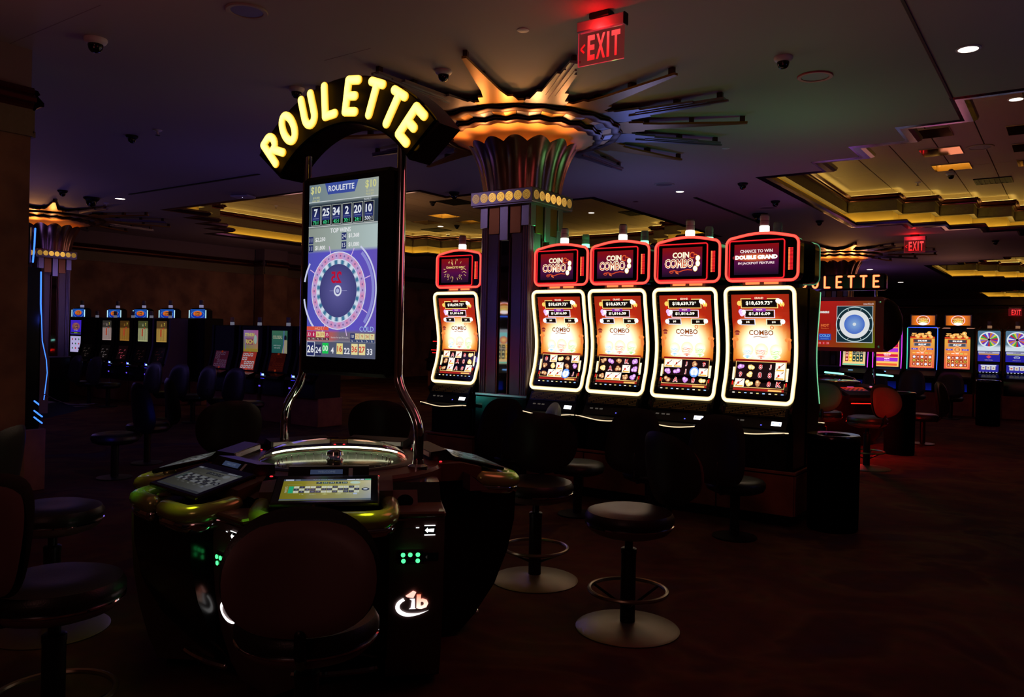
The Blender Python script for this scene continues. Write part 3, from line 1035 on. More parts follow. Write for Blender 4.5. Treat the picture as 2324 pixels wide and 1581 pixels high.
def wavy_slot(label, loc, rz, reels, top, group, lit=True, glow=None, name='slot_machine'):
    t = thing(name, label, 'slot machine', loc, rz, group)
    t.scale = (.945, 1, 1)
    zs = [.98 + i * .0625 for i in range(17)]
    # cabinet: side profile swept across
    prof = [(scurve(z) + .012, z) for z in zs] + [(.32, 2.0), (.33, .46), (-.02, .46), (-.02, .74), (-.06, .80), (-.06, .86), (-.035, .97)]
    MB().prism(prof, 'x', -.305, .305).build('cabinet', M_BLACK, t, angle=30)
    for sx in (-1, 1):
        sp = [(scurve(z) - .006, z) for z in zs] + [(.34, 2.0), (.35, .46), (.0, .46), (.0, .80), (-.07, .94)]
        MB().prism(sp, 'x', sx * .305, sx * .325).build('side_panel', M_BLACK, t, angle=30)
    g = glow or (WARM if lit else (0, 0, 0))
    if lit:
        o = rrect(.622, .965, .05)
        mb = MB(); mb.tube([(x, scurve(z + 1.5) - .012, z + 1.5) for x, z in o], .0185, 8, True, up=(0, -1, 0), col=edge_col(g, tuple(k * .38 for k in (g[0], g[1] * .7, g[2] * .3))))
        mb.build('light_frame', GLOW, t)
        a = art_coin(reels)
        a.build('main_screen', t, lambda x, y, d: (x, scurve(y + 1.5) - .004 - d, y + 1.5))
    # black glass bezel between the lit frame and the picture
    mb = MB()
    for z0, z1 in zip(zs, zs[1:]):
        mb.add([(-.30, scurve(z0) - .002, z0 + .01), (.30, scurve(z0) - .002, z0 + .01), (.30, scurve(z1) - .002, z1 + .0), (-.30, scurve(z1) - .002, z1 + .0)], [(0, 1, 2, 3)])
    mb.build('bezel', M_BLACK, t)
    # speaker grille below the screen, button deck, belt light
    gp = MB(); gp.prism([(-.040, .980), (-.078, .900), (-.04, .89), (-.02, .975)], 'x', -.285, .285); gp.build('speaker_panel', M_DECKB, t, smooth=False)
    gd = MB()
    for i in range(44):
        for j in range(5):
            if (i * 7 + j * 3) % 11 == 0: continue
            q = .14 + .16 * j
            gd.box((-.262 + i * .0122, -.040 - .038 * q - .001, .980 - .08 * q), (.0075, .006, .0075))
    gd.build('grille_dots', M_DOT, t, smooth=False)['kind'] = 'stuff'
    MB().prism([(-.072, .893), (-.125, .812), (-.125, .80), (-.05, .80), (-.04, .89)], 'x', -.295, .295).build('button_deck', M_DECKB, t, angle=30)
    dm = lambda x, y, d: (x, -.0985 + y * -.0 - d * .84 - (-y) * .547 * 0 + y * .547, .8525 + y * .837 + d * .547)
    bt = Art(3.0)
    bt.rect(.205, 0, .088, .038, (245, 246, 255), 1)
    for sx in (-1, 1): bt.ell(.205 + sx * .028, .0, .008, .008, (120, 130, 160), 2, 8)
    bt.text('PLAY', .205, -.01, .008, (120, 120, 130), 2)
    bt.build('play_button', t, dm)
    sm = Art(.30)
    for x in (-.21, -.15, -.10): sm.rect(x, .012, .035, .014, (130, 120, 110), 1)
    sm.rect(.075, -.02, .014, .010, (90, 90, 255), 1, g=1.5)
    sm.build('small_buttons', t, dm)['kind'] = 'stuff'
    MB().prism([(-.10, .802), (-.20, .792), (-.215, .778), (-.20, .765), (-.05, .765), (-.05, .802)], 'x', -.31, .31).build('belt_ledge', M_DECKB, t, angle=30)
    mb = MB(); N = 24
    mb.tube([(-.335 + .67 * i / N, -.185 - .045 * sin(pi * i / N) ** .8, .785 + .012 * cos(2 * pi * i / N) - .004) for i in range(N + 1)], .0045, 6, False, col=tuple(k * 1.1 for k in lin((255, 226, 180))))
    mb.build('belt_light', GLOW, t)
    # lower door
    MB().box((0, -.03, .60), (.56, .03, .27), .006).build('lower_door', M_BLKM, t)
    # neck
    nk = MB().box((0, .12, 2.025), (.36, .12, .06), .006).build('neck', M_GREYP, t)
    if lit:
        for sx in (-1, 1):
            mb = MB(); mb.box((sx * .085, .058, 2.03), (.13, .006, .022), .003, ORG); mb.build('neck_light', GLOW, nk)
    # topper
    o = [(x, z + 2.235) for x, z in rrect(.65, .37, .06, arch=.035)]
    tp = MB().prism(o, 'y', .04, .20).build('topper', M_BLACK, t, angle=30)
    if lit:
        N = len(o)
        mb = MB(); mb.tube([(x, .036, z) for x, z in o], .0135, 8, True, up=(0, -1, 0), col=edge_col(RED1, RED2)); mb.build('red_neon_frame', GLOW, tp)
        o2 = [(x - .045, z + 2.232) for x, z in rrect(.50, .325, .02)]
        mb = MB(); mb.tube([(x, .030, z) for x, z in o2], .0055, 6, True, up=(0, -1, 0), col=RED2); mb.build('inner_red_frame', GLOW, tp)
        MB().box((-.045, .034, 2.232), (.485, .014, .31), .004).build('screen_frame', M_BLACK, tp)
        art_logo(top).build('topper_screen', tp, None, (-.045, .0262, 2.232))
        mb = MB()
        for i in range(18):
            for c_ in range(3):
                k = ORG if c_ == 0 else RED2
                mb.box((.245 + c_ * .014, .037, 2.14 + i * .0105), (.011, .008, .007), 0, tuple(q * (.9 if c_ else 1.0) for q in k))
        mb.build('side_light_bar', GLOW, tp, smooth=False)['kind'] = 'stuff'
        mb = MB(); mb.prism([(-.27, 2.052), (-.2, 2.045), (.1, 2.045), (.2, 2.052)], 'y', .03, .04); mb.c = [tuple(k * .6 for k in ORG)] * len(mb.v); mb.build('chin_light', GLOW, tp, smooth=False)
        beacon(t, .0, .10, 2.452, WHT)
    return t
# ------------------------------------------------------------------ the bright bank beside the column
GB = 'bright curved slot machines in the row beside the column'
YB = 6.75
wavy_slot('curved slot machine with white-lit frame and sparkling burst topper, left of the column', (-5.517, YB, 0), 0, 'wAw8gbwA8gbwA8w', 'chance', GB)
wavy_slot('curved slot machine with lettered topper immediately right of the column', (-4.205, YB, 0), 0, '8wgbwbgwbpbwwoJ', 'logo', GB)
wavy_slot('curved slot machine with lettered topper, second to the right of the column', (-3.552, YB, 0), 0, 'bpbKpgAbwpbwwbp', 'logo', GB)
wavy_slot('curved slot machine with lettered topper, third to the right of the column', (-2.872, YB, 0), 0, 'wwJb9ppJowbAp8g', 'logo', GB)
wavy_slot('curved slot machine nearest the rubbish bin, its topper promising a double prize', (-2.197, YB, 0), 0, 'pg8Jw9g88wwgb8K', 'double', GB)
# the back-to-back row: only sides, tops and green candles can be seen
for x, lb, e in ((-4.205, 'dark back-row slot machine with green candle behind the machine right of the column', 1),
                 (-3.52, 'dark back-row slot machine with green candle behind the second bright machine', 1),
                 (-2.84, 'dark back-row slot machine with green candle behind the third bright machine', 1),
                 (-2.187, 'dark back-row slot machine with green edge light, seen past the end of the bright row', 1)):
    s = wavy_slot(lb, (x, 7.47, 0), pi, '', '', 'dark slot machines standing back to back with the bright row', lit=False)
    tp = [c for c in s.children if c.name.startswith('topper')][0]
    beacon(s, .06, .10, 2.452, GRN)
    zs = [.98 + i * .0625 for i in range(17)]
    mb = MB()
    mb.tube([(-.326, scurve(z) - .004, z) for z in zs], .004, 6, col=tuple(k * .9 for k in lin((150, 255, 190))))
    mb.tube([(.326, scurve(z) - .004, z) for z in zs], .004, 6, col=tuple(k * .9 for k in lin((150, 255, 190))))
    mb.build('green_edge_light', GLOW, s)
    mb = MB(); mb.tube([(x_, .038, z_ + 2.235) for x_, z_ in rrect(.652, .372, .06, arch=.035)], .004, 6, True, col=tuple(k * .25 for k in lin((150, 255, 190)))); mb.build('edge_light', GLOW, tp)
lamp('candle_lamp', (-3.95, 7.36, 2.50), (70, 255, 140), 1.1, .03)
lamp('candle_lamp', (-4.42, 6.98, 2.45), (60, 255, 130), 1.6, .03, spec=1)


def plinth(label, x0, x1, y0, y1, h, group=None, n=3):
    t = thing('machine_plinth', label, 'plinth', ((x0 + x1) / 2, (y0 + y1) / 2, 0), 0, group)
    wd, dp = x1 - x0, y1 - y0
    MB().box((0, 0, h / 2 + .04), (wd - .02, dp - .02, h - .08)).build('carcass', M_BLKM, t)
    MB().box((0, 0, .04), (wd - .08, dp - .08, .08)).build('toe_kick', M_BLKM, t)
    MB().box((0, 0, h - .012), (wd + .02, dp + .02, .024), .004).build('plinth_top', M_CHERRY, t)
    for i in range(n):
        for sy in (-1, 1):
            MB().box((-wd / 2 + (i + .5) * wd / n, sy * (dp / 2 - .005), h / 2 + .03), (wd / n - .012, .02, h - .13), .003).build('plinth_panel', M_CHERRY, t)
    for sx in (-1, 1):
        MB().box((sx * (wd / 2 - .005), 0, h / 2 + .03), (.02, dp - .03, h - .13), .003).build('plinth_panel', M_CHERRY, t)
    return t


plinth('dark brown plinth under the four bright machines right of the column', -4.515, -1.86, 6.70, 7.45, .46, n=4)
plinth('dark brown plinth under the single bright machine left of the column', -5.86, -5.20, 6.70, 7.45, .46, n=1)

# ------------------------------------------------------------------ rubbish bins
def bin_(label, loc, r=.205, h=.78):
    t = thing('trash_can', label, 'bin', loc, 0)
    MB().lathe([(r * .95, 0), (r * .97, .02), (r, h - .04), (r * .98, h - .03)], 36).build('body', M_VOID, t)
    MB().lathe([(r * 1.01, h - .04), (r * 1.02, h - .015), (r * .97, h), (r * .62, h - .004), (r * .58, h - .02), (r * .56, h - .05)], 36, cap=False).build('rim', M_BLACK, t)
    MB().lathe([(0, h - .12), (r * .58, h - .12), (r * .58, h - .02)], 24).build('liner', M_VOID, t)
    return t


bin_('tall round black rubbish bin at the right end of the bright slot row', (-1.615, 6.93, 0))
bin_('round black rubbish bin beside the red-lit chair of the far roulette', (-1.97, 12.15, 0), .20, .86)
bin_('round black rubbish bin in front of the far wheel-topped slot machines', (-1.33, 17.6, 0), .21, .86)

# ------------------------------------------------------------------ roulette terminal
def stroke_letter(ch):
    """centre-line strokes of round-ended sign letters in a 1 x 1 box, origin at the middle"""
    arc = lambda cx, cy, rx, ry, a0, a1, n=10: [(cx + rx * cos(radians(a0 + (a1 - a0) * i / n)), cy + ry * sin(radians(a0 + (a1 - a0) * i / n))) for i in range(n + 1)]
    if ch == 'R':
        return [[(-.3, -.5), (-.3, 0), (-.3, .5)], [(-.3, .5), (0, .5)] + arc(.05, .24, .26, .26, 90, -90) + [(-.3, -.02)], [(.0, -.02), (.34, -.5)]]
    if ch == 'O':
        return [arc(0, 0, .34, .5, 0, 360, 28)]
    if ch == 'U':
        return [[(-.31, .5), (-.31, -.15)] + arc(0, -.18, .31, .32, 180, 360, 12) + [(.31, .5)]]
    if ch == 'L':
        return [[(-.27, .5), (-.27, 0), (-.27, -.5)], [(-.27, -.5), (.3, -.5)]]
    if ch == 'E':
        return [[(-.27, .5), (-.27, 0), (-.27, -.5)], [(-.27, .5), (.3, .5)], [(-.27, 0), (.2, 0)], [(-.27, -.5), (.3, -.5)]]
    return [[(0, .5), (0, -.5)], [(-.32, .5), (.32, .5)]]


def sign_letter(ch, x, z, ht, rot, r, core, edge, parent, y=0.0, wide=.78):
    mb = MB()
    f = edge_col(core, edge)
    for st in stroke_letter(ch):
        P = []
        for i, (a, b) in enumerate(st):
            if i:
                (a0, b0) = st[i - 1]
                k = max(1, int(hypot(a - a0, b - b0) / .2))
                P += [(a0 + (a - a0) * q / k, b0 + (b - b0) * q / k) for q in range(1, k + 1)]
            else:
                P.append((a, b))
        pts = []
        for a, b in P:
            px, pz = a * ht * wide, b * ht
            pts.append((x + px * cos(rot) - pz * sin(rot), y, z + px * sin(rot) + pz * cos(rot)))
        mb.tube(pts, r, 10, up=(0, -1, 0), col=f, flat=.5)
    return mb.build('letter', GLOW, parent)


YCORE = tuple(k * 2.6 for k in lin((255, 246, 120)))
YEDGE = tuple(k * 1.0 for k in lin((246, 160, 0)))
RCX, RCY = -3.14, 2.90
MX, MY = -3.10, 2.84


def felt_art():
    a = Art(.62)
    W, Hh = .37, .215
    a.bg(-W / 2, -Hh / 2, W / 2, Hh / 2, lambda u, v: (132 + 70 * u * (.4 + v), 124 + 90 * u * (.5 + v * .6), 34 + 150 * u * u), 10, 8)
    a.rect(0, Hh / 2 - .010, W, .018, (74, 90, 110), 1); a.rect(-.16, Hh / 2 - .010, .034, .012, (220, 230, 255), 2); a.rect(-.125, Hh / 2 - .010, .02, .012, (130, 140, 160), 2)
    for x, w_ in ((.10, .036), (.128, .016), (.147, .016)): a.rect(x, Hh / 2 - .010, w_, .012, (220, 226, 244), 2)
    a.rect(.172, Hh / 2 - .010, .026, .013, (120, 214, 160), 2)
    a.text('PLACE YOUR BETS', -.02, Hh / 2 - .010, .007, (190, 200, 214), 2)
    for i, n in enumerate(('7', '25', '34', '2', '20')):
        x = -.035 + i * .027
        a.rect(x, .066, .024, .022, (52, 70, 70), 1); a.text(n, x, .066, .012, (200, 220, 220), 2)
    a.ell(.118, .066, .022, .014, (206, 236, 220), 2, 14)
    a.rect(-.147, -.002, .02, .07, (40, 186, 130), 1)
    red = {1, 3, 5, 7, 9, 12, 14, 16, 18, 19, 21, 23, 25, 27, 30, 32, 34, 36}
    for i in range(12):
        for j in range(3):
            n = i * 3 + j + 1
            x, y = -.125 + i * .0228, -.026 + j * .0235
            a.rect(x, y, .0208, .021, (226, 232, 206) if n in red else (58, 64, 88), 2)
            a.text(str(n), x, y, .008, (150, 150, 190) if n in red else (170, 176, 200), 3)
    for x, t_ in ((-.10, '1-18'), (-.055, 'EVEN'), (.05, 'ODD'), (.095, '19-36')):
        a.text(t_, x, -.05, .007, (220, 224, 190), 2)
    a.poly([(-.018, -.05), (-.005, -.046), (.008, -.05), (-.005, -.054)], (214, 220, 150), 2)
    for x, y in ((-.135, .05), (-.06, .05), (.02, .05), (.09, .05)): a.rect(x, y - .0, .06, .0012, (180, 184, 130), 2)
    a.ell(.162, -.005, .017, .015, (50, 60, 84), 2, 18); a.ell(.162, -.005, .010, .007, (220, 230, 246), 3, 12)
    a.rect(.12, -.05, .016, .013, (190, 210, 250), 3)
    a.text('PAYOUTS', -.166, .0, .010, (220, 224, 200), 2, rot=pi / 2)
    a.rect(0, -Hh / 2 + .007, W, .014, (96, 110, 120), 1)
    return a


def dim_art():
    a = felt_art(); a.mb_c = [(sum(c) / 3 * .16 + c[0] * .04, sum(c) / 3 * .16 + c[1] * .045, sum(c) / 3 * .16 + c[2] * .07) for c in a.mb_c]
    return a


def table_station(parent, ang, screen, name='player_station'):
    """one wing of the table: walnut desk, sloping monitor, card reader, arm rest; local frame x across, -y outwards"""
    st = bpy.data.objects.new(name, None); C.objects.link(st); st.parent = parent
    st.rotation_euler = (0, 0, ang); st.empty_display_size = .1
    MB().prism([(-.36, .81), (-.36, .02), (-.60, .02), (-.68, .10), (-.79, .25), (-.86, .42), (-.895, .58), (-.90, .72), (-.84, .765), (-.70, .81)], 'x', -.265, .265).build('wing_body', M_BLACK, st, angle=30)
    MB().prism([(-.34, .888), (-.60, .888), (-.70, .862), (-.70, .80), (-.34, .80)], 'x', -.28, .28).build('desk_top', M_DECK, st, angle=30)
    sl = math.atan2(.905 - .775, .965 - .40)
    def tilt(y0, z0):
        return lambda x, y_, z_: (x, y0 + y_ * cos(sl) - z_ * sin(sl), z0 + y_ * sin(sl) + z_ * cos(sl))
    mon = MB().box((0, 0, 0), (.44, .285, .022), .006).build('monitor', M_BLACK, st, (0, -.715, .868)); mon.rotation_euler = (sl, 0, 0)
    tm = tilt(-.715, .868)
    screen().build('monitor_screen', st, lambda x, y_, d: tm(x, y_ - .012, .0118 + d))
    y, z = -.525, .888
    MB().prism([(y - .07, z), (y + .07, z), (y + .066, z + .045), (y - .02, z + .055), (y - .066, z + .012)], 'x', -.175, .175).build('card_reader', M_DECKB, st, angle=30)
    rs = Art(.5); rs.rect(0, 0, .14, .026, (70, 84, 120), 1, g=.4); rs.text('WELCOME', 0, 0, .011, (120, 134, 160), 2, g=.4)
    rs.rect(.105, 0, .018, .04, (90, 60, 58), 1, g=.25)
    rs.build('reader_display', st, lambda x, y_, d: (x - .01, y - .043 + .73 * y_ - .68 * (d + .0015), z + .0335 + .68 * y_ + .73 * (d + .0015)))
    MB().box((0, y + .070, z + .030), (.33, .006, .024), .002).build('reader_bar', M_PLAST, st)
    # two-lobed padded arm rest over a chrome rail
    for nm, ma, dz, r in (('arm_rest', M_ARM, .0, .041), ('rail', M_CHROME, -.046, .029)):
        mb = MB()
        for sx in (-1, 1):
            mb.tube([(sx * .265, -.71, .800 + dz), (sx * .270, -.79, .790 + dz), (sx * .262, -.85, .783 + dz), (sx * .232, -.893, .780 + dz), (sx * .18, -.905, .780 + dz), (sx * .066, -.907, .780 + dz)], r, 12)
        mb.build(nm, ma, st)
    for sx in (-1, 1):
        MB().prism([(-.60, .845), (-.70, .765), (-.60, .765)], 'x', sx * .335 - .055, sx * .335 + .055).build('speaker_block', M_TAUPE, st, smooth=False)
        MB().lathe([(.036, 0), (.034, .003), (.026, .001), (0, .001)], 20, c=(0, 0, 0)).build('speaker', M_VOID, st, (sx * .335, -.652, .806)).rotation_euler = (radians(39), 0, 0)
        mb = MB(); mb.lathe([(.008, 0), (.006, .004), (0, .005)], 8, c=(sx * .215, -.50, .888), col=tuple(k * 2.0 for k in lin((255, 40, 50)))); mb.build('indicator_lamp', GLOW, st)
    mb = MB(); mb.tube([(.74 * sin(radians(a)), -.74 * cos(radians(a)), .10) for a in range(-19, 20, 3)], .016, 8); mb.build('foot_rail', M_CHROME, st)
    return st


def validator_panel(parent, ang, lit=True):
    st = bpy.data.objects.new('validator_panel', None); C.objects.link(st); st.parent = parent
    st.rotation_euler = (0, 0, ang)
    pr = [(-.80, .765), (-.798, .60), (-.785, .44), (-.755, .28), (-.71, .14), (-.66, .04), (-.40, .04), (-.40, .765)]
    MB().prism([(.262, 0), (.50, 0), (.50, 1), (.262, 1)][:0] or pr, 'x', .262, .498).build('panel_body', M_TAUPE, st, angle=30)
    MB().box((.38, -.665, .778), (.245, .29, .026), .008).build('panel_cap', M_DECK, st)
    MB().box((.38, -.799, .757), (.234, .008, .006)).build('trim_strip', M_CHROME, st)
    MB().prism([(-.36, .02), (-.36, .86), (-.50, .86), (-.62, .79), (-.62, .02)], 'x', .27, .496).build('side_body', M_BLACK, st, angle=30)
    def yz(z):
        for (a, b), (c, d) in zip(pr, pr[1:6]):
            if d <= z <= b:
                q = (b - z) / (b - d)
                return a + (c - a) * q - .002
        return -.80
    L = Art(1.6)
    # ticket arrow plate
    L.rect(.055, .712, .046, .042, (6, 6, 6), 1, g=.3); L.rect(.055, .732, .046, .004, (255, 255, 255), 2); L.rect(.055, .692, .046, .004, (255, 255, 255), 2)
    L.poly([(.034, .712), (.046, .724), (.046, .717), (.074, .719), (.071, .704), (.046, .706), (.046, .700)], (255, 255, 255), 3)
    L.rect(-.03, .722, .08, .003, (20, 14, 14), 1, g=.2); L.rect(.003, .7235, .014, .004, (210, 214, 214), 2)
    L.build('ticket_slot', st, lambda x, y, d: (x + .38, yz(y) - d - .001, y))
    bz = MB(); bz.box((.358, yz(.615) - .004, .60), (.105, .014, .052), .006); bz.build('bill_slot', M_BLACK, st)
    mb = MB()
    for x, z in ((-.056, .612), (-.026, .612), (.006, .612), (-.054, .586), (.006, .586)):
        mb.lathe([(.0095, 0), (.009, .003), (.004, .0055), (0, .006)], 10, col=tuple(k * 2.2 for k in lin((70, 255, 130))))
        nv = 40
        for i in range(len(mb.v) - nv, len(mb.v)):
            p = mb.v[i]; mb.v[i] = Vector((x + .38 + p.x, yz(z) - .013 - p.z, z + p.y))
    mb.build('green_lights', GLOW, st)
    pl = Art(.05); pl.rect(.062, .598, .062, .036, (12, 14, 14), 1); pl.poly([(.038, .598), (.046, .606), (.046, .590)], (170, 160, 150), 2)
    pl.build('dark_plate', st, lambda x, y, d: (x + .38, yz(y) - d - .001, y))
    # backlit emblem: swoosh, diamond dot, slanted letters
    G = Art(1.7)
    cx, cy = -.012, .395
    n = 26
    pts_o, pts_i = [], []
    for i in range(n + 1):
        q = i / n; a = radians(128 + 190 * q)
        rx, ry = .070, .040
        wd = .018 * sin(pi * min(1, q * .62 + .26)) ** 1.2 * (1 - q ** 5)
        x, y = cx + .008 + rx * cos(a) * (1 + .22 * q ** 3), cy - .012 + ry * sin(a) + .018 * max(0, q - .6)
        L2 = hypot(cos(a), sin(a))
        pts_o.append((x + cos(a) * wd * .5, y + sin(a) * wd * .7)); pts_i.append((x - cos(a) * wd * .5, y - sin(a) * wd * .5))
    for i in range(n):
        G.poly([pts_o[i], pts_o[i + 1], pts_i[i + 1], pts_i[i]], (255, 252, 250), 2)
    G.poly([(cx - .030, cy + .036), (cx + .002, cy + .058), (cx + .016, cy + .052), (cx + .004, cy + .026), (cx - .022, cy + .030)][::-1], (255, 176, 160), 2)
    G.poly([(cx - .012, cy + .022), (cx + .010, cy + .022), (cx + .012, cy - .020), (cx + .016, cy - .024), (cx - .014, cy - .024), (cx - .006, cy - .018), (cx - .002, cy + .014)][::-1], (255, 250, 250), 2)
    G.text('b', cx + .043, cy + .008, .066, (255, 220, 200), 2, bold=.045, c2=(255, 120, 90), wd=.05)
    G.build('emblem', st, lambda x, y, d: (x + .38, yz(y) - d - .001, y))
    hb = Art(.10); hb.ell(cx + .01, cy + .01, .075, .062, (255, 30, 26), 1, 24, (40, 0, 0)); 
    return st


def main_screen_art():
    a = Art(.78)
    W, Hh = .515, .915
    def bgf(u, v):
        if v > .90: return (120 + 50 * u, 140 + 40 * u, 150 + 20 * u)
        if v > .755: return (50, 62, 74)
        if v > .615: return (150 + 40 * u, 160 + 50 * u, 150 + 60 * u)
        if v > .155: return (90 + 20 * u, 90, 170 + 50 * (1 - abs(u - .5)))
        if v > .085: return (150 + 60 * (1 - u) if u < .4 else 120, 100 if u < .4 else 110, 100 if u < .4 else 130)
        return (150, 156, 170)
    a.bg(-W / 2, -Hh / 2, W / 2, Hh / 2, bgf, 8, 50)
    T = Hh / 2
    a.poly([(-.135, T), (-.11, T - .06), (.09, T - .06), (.115, T)], (64, 84, 170), 2); a.text('ROULETTE', -.01, T - .03, .030, (240, 246, 255), 3, bold=.02)
    a.text('$10', -.205, T - .032, .044, (226, 226, 150), 3, bold=.02); a.text('$10', .205, T - .032, .044, (226, 226, 150), 3, bold=.02)
    a.text('$10,000', -.20, T - .072, .013, (226, 226, 160), 3); a.text('MAX BET', -.20, T - .087, .010, (226, 226, 160), 3)
    a.text('$10,000', .20, T - .066, .013, (210, 206, 150), 3); a.text('MAX BET', .20, T - .081, .010, (210, 206, 150), 3)
    a.rect(0, T - .094, W, .004, (220, 226, 230), 2)
    a.text('BONUS', .185, T - .106, .011, (230, 236, 240), 3)
    for i, (n, o_) in enumerate((('7', '75:1'), ('25', '60:1'), ('34', '45:1'), ('2', '30:1'), ('20', '24:1'), ('10', '500:1'))):
        x = -.20 + i * .079
        a.rect(x, T - .168, .072, .104, (190, 196, 190), 2); a.rect(x, T - .168, .066, .098, (10, 12, 14), 3); a.rect(x, T - .158, .058, .07, (50, 60, 130), 4, c2=(22, 28, 60))
        a.text(n, x, T - .152, .042, (240, 246, 255), 5, bold=.03); a.rect(x, T - .182, .046, .002, (150, 160, 200), 5)
        a.text(o_, x, T - .203, .02, (70, 220, 150) if i < 5 else (230, 236, 255), 5, bold=.02)
    a.rect(0, T - .226, W, .004, (210, 214, 214), 2)
    a.text('TOP WINS', -.01, T - .252, .024, (250, 252, 255), 3, bold=.02)
    for x, y, n, v in ((-.235, T - .296, '11', '$2,250'), (-.235, T - .340, '11', '$1,800'), (.018, T - .286, '24', '$1,368'), (.018, T - .332, '15', '$1,080')):
        a.rect(x, y, .036, .038, (40, 50, 110), 3); a.text(n, x, y, .022, (240, 244, 255), 4); a.text(v, x + .034, y, .025, (252, 253, 255), 4, bold=.02, al='l')
    cx, cy = -.02, -.11
    a.ring(cx, cy, .275, .010, (220, 224, 255), 2, 44, sy=1.0, a0=-.75, a1=.95)
    a.ring(cx, cy, .255, .018, (150, 150, 230), 2, 44, a0=-.7, a1=.85)
    a.ring(cx, cy, .265, .012, (220, 224, 255), 2, 30, a0=2.55, a1=2.95); a.ring(cx, cy, .265, .012, (220, 224, 255), 2, 30, a0=3.3, a1=4.0)
    for k in range(8):
        t = .3 + k * pi / 4
        if abs(cx + .25 * cos(t)) < W / 2: a.line([(cx + .20 * cos(t), cy + .20 * sin(t)), (cx + .245 * cos(t), cy + .245 * sin(t))], .005, (236, 200, 250), 3)
    a.ell(cx, cy, .203, .203, (196, 196, 236), 2, 40)
    a.ring(cx, cy, .182, .034, None, 3, 38, cf=lambda i: (232, 150, 196) if i % 2 else (196, 178, 236))
    a.ring(cx, cy, .201, .005, (236, 236, 255), 4, 40); a.ring(cx, cy, .163, .005, (226, 230, 255), 4, 40)
    for k in range(38):
        t = 2 * pi * k / 38
        a.ell(cx + .182 * cos(t), cy + .182 * sin(t), .006, .006, (140, 110, 170), 4, 6)
    a.ring(cx, cy, .150, .022, None, 3, 76, cf=lambda i: (226, 240, 255) if (i // 2) % 2 else (70, 130, 170))
    a.ell(cx, cy, .139, .139, (104, 100, 170), 4, 36, (70, 70, 130))
    a.text('25', cx - .012, cy + .07, .062, (200, 20, 60), 6, bold=.03, flip=True)
    a.ring(cx, cy, .024, .010, (236, 240, 255), 5, 24); a.ell(cx, cy, .012, .012, (190, 196, 236), 6, 12)
    a.line([(cx - .06, cy), (cx - .03, cy)], .002, (170, 170, 220), 6); a.line([(cx + .03, cy), (cx + .07, cy)], .002, (170, 170, 220), 6)
    B = -T
    a.rect(-.17, B + .150, .17, .02, (236, 90, 70), 3); a.text('HOT', -.16, B + .150, .02, (255, 190, 150), 4); a.text('COLD', .195, B + .150, .026, (180, 220, 255), 4)
    for i, n in enumerate(('33', '8', '36', '19', '35')):
        x = -.235 + i * .035
        a.rect(x, B + .118, .033, .030, (190, 30, 90) if i in (0, 1, 4) else (240, 226, 150), 3); a.text(n, x, B + .118, .018, (255, 250, 246) if i in (0, 1, 4) else (200, 60, 60), 4)
        a.rect(x, B + .095, .033, .014, (90, 60, 70), 3); a.text('%dx' % (10 - i // 2), x, B + .095, .009, (250, 230, 230), 4)
    for i, n in enumerate(('10', '25', '9', '34', '7')):
        x = .095 + i * .035
        a.rect(x, B + .112, .033, .030, (40, 50, 110) if i in (0,) else (236, 226, 170), 3); a.text(n, x, B + .112, .018, (255, 250, 246) if i in (0,) else (200, 70, 60), 4)
        a.rect(x, B + .089, .033, .014, (60, 76, 120), 3); a.text('%dx' % (1 + i // 2), x, B + .089, .009, (240, 240, 250), 4)
    a.text('Statistics for last 200 rounds', .0, B + .104, .008, (236, 226, 226), 4)
    a.rect(0, B + .040, W, .08, (90, 96, 120), 1)
    for i, (n, c, tc) in enumerate((('26', (44, 52, 110), (255, 255, 255)), ('24', (44, 50, 96), (240, 244, 255)), ('00', (30, 210, 90), (230, 255, 236)), ('4', (60, 66, 110), (250, 250, 255)), ('16', (244, 232, 150), (214, 50, 60)),
                                    ('22', (80, 86, 130), (250, 250, 255)), ('36', (250, 236, 170), (214, 50, 60)), ('27', (250, 236, 170), (214, 50, 60)), ('33', (80, 90, 130), (250, 250, 255)))):
        x = -.222 + i * .0545 + (.006 if i else 0)
        y = B + .040 + (.006 if i in (2, 4, 6, 7) else -.004 if i else 0)
        if i in (0, 1, 2, 4, 6, 7):
            if i == 0: a.rect(x, y, .062, .078, (230, 234, 246), 2)
            a.rect(x, y, .056 if i == 0 else .046, .072 if i == 0 else .056, c, 3)
        a.text(n, x, y, .04 if i == 0 else .032, tc, 4, bold=.02)
    return a


